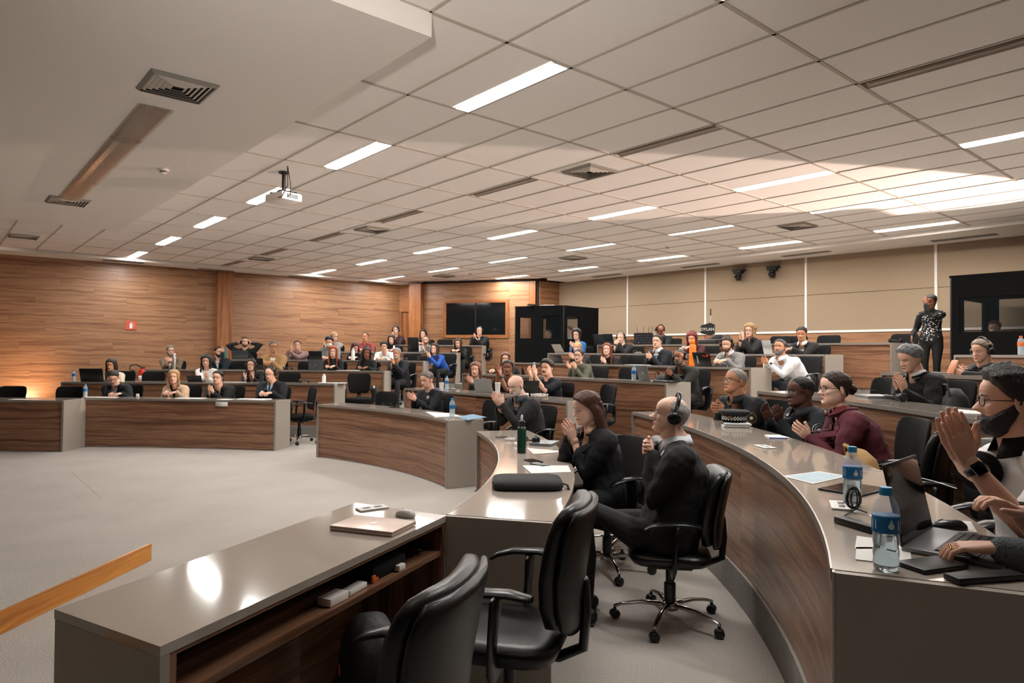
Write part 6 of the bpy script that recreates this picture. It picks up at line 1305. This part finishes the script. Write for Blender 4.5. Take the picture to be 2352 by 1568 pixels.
# ---------------------------------------------------------------- mixing gear, antenna, podium case on the top desk
p, a = place('6M', 1486, .28); t = thing('mixing_console', 'black rack of mixing gear with knobs and antennas on the top desk', 'mixer', (p[0], p[1], p[2]+.001), a)
V = [(-.24, -.16, 0), (.24, -.16, 0), (.24, .16, 0), (-.24, .16, 0), (-.24, -.16, .12), (.24, -.16, .12), (.24, .16, .26), (-.24, .16, .26)]; MB().add(V, [(3, 2, 1, 0), (4, 5, 6, 7), (0, 1, 5, 4), (1, 2, 6, 5), (2, 3, 7, 6), (3, 0, 4, 7)]).build('housing', M_plast, t)
for r_ in range(4):
    for c in range(9): MB().box((-.20+.05*c, .164, .05+.05*r_), (.03, .008, .022), bev=.002).build('connector', M_chrome if (r_+c) % 3 == 0 else mat('2a3a5a', .4, name='blue socket'), t)
for x_ in (-.2, -.12, .02, .18): MB().add(*tube([(x_, .1, .24), (x_*1.1, .1, .40)], [.006, .004], 6)).build('antenna', M_blk, t, True)
p, a = place('6M', 1452, .2); coil((p[0], p[1], p[2]), .14, 5, 'heap of black cables left of the mixing gear', '15171a', r=.006, h=.12)
p, a = place('6M', 1632, .35); t = thing('equipment_case', 'flat black equipment case on the top desk under the antenna', 'case', (p[0], p[1], p[2]+.001), a); MB().box((0, 0, .045), (.42, .30, .09), bev=.008).build('box', M_blk, t, 'auto'); MB().box((0, 0, .094), (.44, .32, .012), bev=.003).build('lid', M_alu, t)
t = thing('paddle_antenna', 'black paddle antenna marked DYLAN on a silver stand', 'antenna', (p[0], p[1], p[2]+.105), a+.35); MB().add(*lathe([(.08, 0), (.08, .012), (.012, .02)], 14)).build('foot', M_blk, t, 'auto'); MB().add(*tube([(0, 0, .01), (0, 0, .50)], [.011, .010], 10)).build('pole', M_alu, t, True); MB().add(*tube([(0, 0, .50), (.0, 0, .62)], [.014, .012], 8)).build('microphone_clip', M_blk, t, True)
MB().add(*[[(x_, y_, z_) for y_ in (.012, .026) for x_, z_ in ((.0, .08), (.18, .12), (.20, .14), (.20, .27), (.18, .29), (.0, .34), (-.09, .30), (-.09, .11))], [tuple(range(8))[::-1], tuple(range(8, 16))]+[(k, (k+1) % 8, 8+(k+1) % 8, 8+k) for k in range(8)]]).build('paddle', M_blk, t)
def text(s, size, m, parent, loc, rot, ex=.0006, name='lettering'):
    c = bpy.data.curves.new(name, 'FONT'); c.body = s; c.size = size; c.extrude = ex; c.align_x = 'CENTER'; c.align_y = 'CENTER'; o = bpy.data.objects.new(name, c); COL.objects.link(o); dg = bpy.context.evaluated_depsgraph_get(); me = bpy.data.meshes.new_from_object(o.evaluated_get(dg)); bpy.data.objects.remove(o)
    me.materials.clear(); me.materials.append(m); o = bpy.data.objects.new(name, me); COL.objects.link(o); o.parent = parent; o.location = loc; o.rotation_euler = rot; return o
text('DYLAN', .085, M_paper, t, (.06, .0275, .205), (math.pi/2, 0, math.pi))
# laptop sticker lettering
lp = [o for o in bpy.data.objects if o.get('label') == 'black open laptop covered with stickers beside the orange thermos'][0]; text('GAVE', .05, M_paper, lp, (.11, .128, .115), (math.radians(72)*1.0, math.pi/2, math.pi)) if False else None
# rolled coat and speaker behind the antenna
t = thing('jacket_heap', 'black jacket heaped behind the paddle antenna', 'jacket', (p[0]+.18, p[1]+.12, 1.781), .3); MB().add(*ring_loft([((0, 0, 0), .2, .12, 0), ((0, 0, .06), .22, .13, 0), ((.02, 0, .14), .16, .1, 0), ((.03, 0, .2), .06, .04, 0)], 18, 2.4)).build('cloth', cloth('14161a'), t, True)
# cameras on the beige wall
for (px, py), l in (((1696, 634), 'left black dome camera mounted on the beige wall'), ((1774, 627), 'right black dome camera mounted on the beige wall')):
    q = wpt(WB, px); Yq = q[1]; P = atd(px, py, Yq-.15); d = unit(np.array(WB[2])-np.array(WB[1])); a = math.atan2(d[1], d[0]); t = thing('wall_camera', l, 'camera', (P[0], P[1], P[2]), a); iny = -1
    MB().box((0, .06, .13), (.26, .22, .035), bev=.006).build('bracket', M_blk, t, 'auto'); MB().box((0, 0, .085), (.20, .15, .06), bev=.015).build('base', M_blk, t, 'auto')
    MB().add(*lathe([(.05, -.10), (.062, -.06), (.066, 0), (.06, .05)], 18)).build('arm', M_plast, t, 'auto'); MB().add(*sph((0, -.015, -.03), (.075, .085, .07), 16, 10)).build('head', M_plast, t, True); MB().add(*(lambda T_: (np.array(T_[0]) @ rx(math.pi/2-.3).T+(0, -.095, -.05), T_[1]))(lathe([(.03, 0), (.03, .02), (.022, .024)], 14))).build('lens', M_screen, t, 'auto')
    MB().add(*tube([(.08, .08, .15), (.14, .1, .22), (.10, .12, .33), (.02, .13, .42)], [.006]*4, 6)).build('cable', mat('8a4a3a', .5, name='red cable'), t, True)
# ---------------------------------------------------------------- projector
c = cxy(4.42, .32); pj = thing('projector', 'white projector hanging from the ceiling on a black pole', 'projector', (c[0], c[1], ZC), CR+1.75)
MB().add(*lathe([(.022, -.22), (.022, .0)], 12)).build('pole', M_blk, pj, 'auto'); MB().add(*lathe([(.06, -.012), (.06, .004)], 16)).build('ceiling_plate', M_blk, pj, 'auto'); MB().box((0, 0, -.225), (.10, .12, .025), bev=.004).build('mount', M_blk, pj, 'auto')
for s in (-1, 1):
    for v in (-1, 1): MB().add(*tube([(0, 0, -.225), (s*.12, v*.09, -.24), (s*.13, v*.10, -.255)], [.008]*3, 8)).build('mount_arm', M_blk, pj, True)
MB().box((0, 0, -.305), (.36, .27, .095), bev=.018).build('housing', M_white, pj, 'auto'); MB().add(*(lambda T_: (np.array(T_[0]) @ rx(math.pi/2).T+(.10, -.133, -.305), T_[1]))(lathe([(.034, 0), (.034, .016), (.026, .018)], 18))).build('lens', mat('4aa0d8', .1, name='blue lens'), pj, 'auto')
for k in range(7): MB().box((-.181, -.06+.02*k, -.305), (.004, .010, .05)).build('vent_slot', M_blk, pj)
MB().add(*tube([(-.18, .05, -.31), (-.30, .10, -.31), (-.36, .14, -.22), (-.33, .16, -.02)], [.005]*4, 6)).build('cable', M_blk, pj, True); MB().add(*tube([(-.10, .13, -.33), (-.28, .2, -.36), (-.40, .2, -.25), (-.34, .17, -.02)], [.005]*4, 6)).build('cable', M_blk, pj, True)
# ---------------------------------------------------------------- extinguisher and its sign on the wood wall
q = wpt(WL, 300); P = atd(300, 747, q[1]); d = unit(np.array(WL[2])-np.array(WL[1])); aw = math.atan2(d[1], d[0]); nI = np.array((d[1], -d[0])); q = q+nI*.03
t = thing('extinguisher_sign', 'small red square sign with white extinguisher symbol on the wood wall', 'sign', (q[0], q[1], P[2]), aw); MB().box((0, 0, 0), (.235, .012, .205), bev=.002).build('plate', mat('c8563f', .5, var=.02, name='red sign'), t)
V = [(x_, -.0075, z_) for x_, z_ in ((-.035, -.07), (.025, -.07), (.025, .02), (.015, .04), (.005, .048), (.005, .062), (-.015, .062), (-.015, .048), (-.025, .04), (-.035, .02))]; MB().add(V, [tuple(range(10))]).build('symbol', M_paper, t)
MB().add(*tube([(0, -.008, .060), (.035, -.008, .058), (.052, -.008, .03), (.052, -.008, -.03), (.042, -.008, -.04)], [.004]*5, 6)).build('symbol_hose', M_paper, t)
q = wpt(WL, 323)+nI*.30; P = atd(323, 874, q[1]); t = thing('fire_extinguisher', 'red fire extinguisher with black hose by the wood wall', 'fire extinguisher', (q[0], q[1], P[2]-.12), aw); MB().add(*lathe([(.07, 0), (.085, .01), (.087, .33), (.06, .39), (.03, .40)], 20)).build('cylinder', mat('c9301f', .3, name='red paint'), t, 'auto')
MB().box((0, 0, .42), (.10, .03, .03), bev=.005).build('valve', M_blk, t); MB().add(*tube([(-.03, 0, .43), (-.14, -.02, .50), (-.26, -.02, .47), (-.27, -.02, .38), (-.16, -.02, .34)], [.012]*5, 8)).build('hose', M_blk, t, True); MB().add(*lathe([(.0885, .12), (.0885, .24)], 20)).build('label', M_paper, t, True); MB().box((0, .16, .25), (.06, .16, .2)).build('wall_bracket', M_blk, t)
# orange cable mark on the stage carpet
cable([(*at(165, 1085, .118)[:2], .121), (*at(233, 1145, .118)[:2], .121)], 'thin orange cord lying on the stage carpet', .0016, 'b98a6a')
# ---------------------------------------------------------------- badges and extra garment marks (laid on the cloth after remeshing)
G_ = dict(gold=mat('b08a3c', .5, name='gold thread'), silver=mat('b9bcc0', .4, name='silver thread'), navy=mat('10151c', .8, name='patch felt'), cream=mat('d9cdb4', .5, metal=.3, name='badge metal'))
def ringshape(ro, ri, n=24, flat=False): return None
def armpx(pp, k=.42, side=-1, off=(0, 0, 0)):
    q = pp['shd'][side]*(1-k)+pp['el'][side]*k+np.array(off); r_ = pp['root']; v = rz(r_.rotation_euler[2]) @ q; return pix((v[0]+r_.location[0], v[1]+r_.location[1], v[2]+r_.location[2]))[:2]
def patch(pp, px, py, shape):
    if shape == 'lapd': s = [(poly(8, .046, .050, math.pi/8), G_['gold'], .008), (poly(8, .0425, .0465, math.pi/8), G_['navy'], .0095), (poly(16, .016), G_['gold'], .011), (poly(12, .011), G_['cream'], .012)]
    elif shape == 'round': s = [(poly(24, .046), G_['silver'], .008), (poly(24, .043), G_['navy'], .009), (poly(20, .030), G_['silver'], .010), (poly(20, .028), G_['navy'], .011), (poly(14, .017, .013), G_['silver'], .012)]
    elif shape == 'oval': s = [(poly(20, .024, .034), G_['cream'], .006), (poly(14, .012), G_['gold'], .0075)]
    elif shape == 'shoulder': s = [([(-.03, -.02), (.03, -.02), (.03, .02), (-.03, .02)], G_['gold'], .006)]
    elif shape == 'hospital': s = [(poly(20, .034), G_['silver'], .004), (poly(20, .031), G_['navy'], .005), (poly(14, .016), G_['silver'], .006)]
    elif shape == 'star': s = [([(math.cos(math.pi/2+k*math.pi/5)*(.035 if k % 2 == 0 else .014), math.sin(math.pi/2+k*math.pi/5)*(.035 if k % 2 == 0 else .014)) for k in range(10)], G_['silver'], .005)]
    return decal(pp['root'], pp['cl'], px, py, s, 'badge')
def letters_on(pp, px, py, word, R0, top=True, size=.0085):
    """short curved lettering on a patch"""
    o = pp['cl']; root = pp['root']; M = (Matrix.Translation(root.location) @ Matrix.Rotation(root.rotation_euler[2], 4, 'Z')).inverted(); c = M @ Vector((0, 0, HC)); d = (M.to_3x3() @ Vector(ray(px, py))).normalized(); h = bvh_of(o).ray_cast(c, d)
    if h[0] is None: return
    n = h[1] if h[1].dot(d) < 0 else -h[1]; e1 = Vector((0, 0, 1)).cross(n).normalized(); e2 = n.cross(e1); k = len(word)
    for i, ch_ in enumerate(word):
        if ch_ == ' ': continue
        a = (math.pi/2-(i-(k-1)/2)*size*.95/R0) if top else (-math.pi/2+(i-(k-1)/2)*size*.95/R0); ps = h[0]+e1*R0*math.cos(a)+e2*R0*math.sin(a)+n*.0115; up = (e1*math.cos(a)+e2*math.sin(a))*(1 if top else -1); xr = up.cross(n); 
        t_ = text(ch_, size, G_['gold'] if pp is pol1 else G_['silver'], root, (0, 0, 0), (0, 0, 0), .0003); Mx = Matrix((xr, up, n)).transposed().to_4x4(); Mx.translation = ps; t_.matrix_local = Mx
def marks():
    ax, ay = armpx(pol1); patch(pol1, ax, ay, 'lapd'); letters_on(pol1, ax, ay, 'LOS ANGELES', .031); letters_on(pol1, ax, ay, 'POLICE', .032, False); patch(pol1, 1675, 922, 'oval')
    ax, ay = armpx(pol2, .35); patch(pol2, ax, ay, 'round'); patch(pol2, 1810, 953, 'hospital'); ax, ay = armpx(pol2, -.05, off=(0, 0, .06)); patch(pol2, ax, ay, 'shoulder')
    b = [q for q in PEOPLE if 'bomber' in q['label']][0]; patch(b, 983, 912, 'star')
    # the white dots on the standing woman's top
    rr = random.Random(3); root = stand['root']; bv = bvh_of(stand['cl']); m = MB()
    for k in range(230):
        a = rr.uniform(0, 2*math.pi); z = rr.uniform(.80, 1.26); o = Vector((math.cos(a)*.8, math.sin(a)*.8, z)); h = bv.ray_cast(o, Vector((-math.cos(a), -math.sin(a), 0)))
        if h[0] is None: continue
        n = h[1]; e1 = Vector((0, 0, 1)).cross(n)
        if e1.length < .1: continue
        e1.normalize(); e2 = n.cross(e1); c = h[0]+n*.003; m.add([tuple(c+e1*x_*.0085+e2*y_*.005) for x_, y_ in ((-1, -1), (1, -1), (1, 1), (-1, 1))], [(0, 1, 2, 3)])
    o = m.build('white_dots', M_paper, root); o['kind'] = 'stuff'
    # lettering on the white sweatshirt
    pw_ = p_white; bv = bvh_of(pw_['cl']); z = pw_['Nk'][2]-.13; h = bv.ray_cast(Vector((0, 1.2, z)), Vector((0, -1, 0)))
    if h[0] is not None: text('lesli\'s', .10, M_blk, pw_['root'], (0, h[0].y+.012, z), (math.pi/2, 0, math.pi))
AFTER.append(marks)
# ---------------------------------------------------------------- forearm and hand of a person mostly outside the right edge
root = thing('person', 'person in grey wool sleeve with rings touching the laptop keys, lower right corner', 'person', (1.95, 1.75, .2), math.radians(60))
def wl_(p): v = np.array(p)-np.array(root.location); return rz(-math.radians(60)) @ v
Wp = np.array(atd(2292, 1258, 1.84)); Wp = np.array((Wp[0], Wp[1], Wp[2])); Hd = np.array(atd(2160, 1262, 1.90)); m = MB(); S_ = wl_(Wp); Fd_ = unit(wl_(Hd)-S_)
EL = wl_(atd(2500, 1330, 1.78)); SHp = wl_((1.93, 1.80, 1.25))
for V, Fc in hand(S_, Fd_+np.array((0, 0, .08)), (0, 0, -1), -1, 30, .06, 1.0, 12, 30): m.add(V, Fc)
m.add(*tube([S_, S_*.6+EL*.4, EL, SHp], [(.028, .021), .036, .044, .05], 16)); 
h2 = wl_(atd(2345, 1180, 1.95)); F2 = unit((-.6, .3, .5)); 
for V, Fc in hand(h2, wl_(atd(2290, 1150, 1.95))-h2, (0, 0, -1), 1, 30, .05, .95, 12, 30): m.add(V, Fc)
E2_ = wl_(atd(2420, 1290, 1.98)); m.add(*tube([h2, E2_, SHp+np.array((.3, 0, 0))], [(.028, .022), .04, .05], 14)); tb_ = tube([SHp+np.array((.15, 0, -.55)), SHp+np.array((.15, 0, -.2)), SHp+np.array((.15, 0, .03)), SHp+np.array((.15, 0, .14))], [(.15, .1), (.15, .1), (.10, .08), .05], 16); m.add(*tb_)
HHc = SHp+np.array((.15, .02, .27)); X, Yg, Z, ph = head_grid(48, 44); m.add(np.c_[X.ravel(), features(X, Yg, Z, 1).ravel(), Z.ravel()]+HHc, grid_faces(48, 44)); m.build('body', skin('light'), root, True)
sl = MB(); a_ = S_*.72+EL*.28; sl.add(*tube([S_*.93+EL*.07, a_, EL, SHp, SHp+np.array((.15, 0, .05)), SHp+np.array((.32, 0, -.02)), E2_*.8+SHp*.2], [.040, .050, .058, .07, .07, .07, .05], 16)); sl.add(*tube([SHp+np.array((.15, 0, -.6)), SHp+np.array((.15, 0, -.2)), SHp+np.array((.15, 0, .06))], [(.19, .13), (.18, .12), (.12, .08)], 18, side=(1, 0, 0)))
M_wool = mat('5a6065', .95, bump=1.0, scale=55, var=.35, stretch=(3, 3, .6), name='grey wool'); o = sl.build('wool_coat', M_wool, root, True); remesh(o, .010, 3, .01)
MB().add(*tube([S_+(EL-S_)*.05, S_+(EL-S_)*.075], [.034, .034], 16, cap=False)).build('bracelet', mat('c79a72', .3, metal=.6, name='bracelet'), root, True); u_ = Fd_; T_ = np.cross(u_, (0, 0, -1.0)); 
for k in (-1, 0): b_ = S_+u_*.105+T_*(.0105*(1 if k else -1)); MB().add(*tube([b_, b_+u_*.006], [.0115, .0115], 12, cap=False)).build('ring', mat('d8b27a', .2, metal=1, name='gold'), root, True)
tn_ = SHp+np.array((.15, 0, -.65)); MB().add(*tube([tn_+np.array((-.08, 0, .02)), tn_+np.array((-.1, .4, .02)), tn_+np.array((-.1, .4, -.40))], [.08, .065, .05], 12)).add(*tube([tn_+np.array((.08, 0, .02)), tn_+np.array((.1, .4, .02)), tn_+np.array((.1, .4, -.40))], [.08, .065, .05], 12)).build('trousers', cloth('1d1f22'), root, True)
hr = MB().add(*sph(HHc+np.array((0, -.02, .03)), (.088, .105, .10), 20, 14)).add(*tube([HHc+np.array((0, -.08, .0)), HHc+np.array((0, -.11, -.2)), HHc+np.array((0, -.10, -.34))], [(.09, .04), (.09, .04), (.06, .02)], 14, side=(1, 0, 0))).build('hair', hairmat('5a3222'), root, True)
flush()
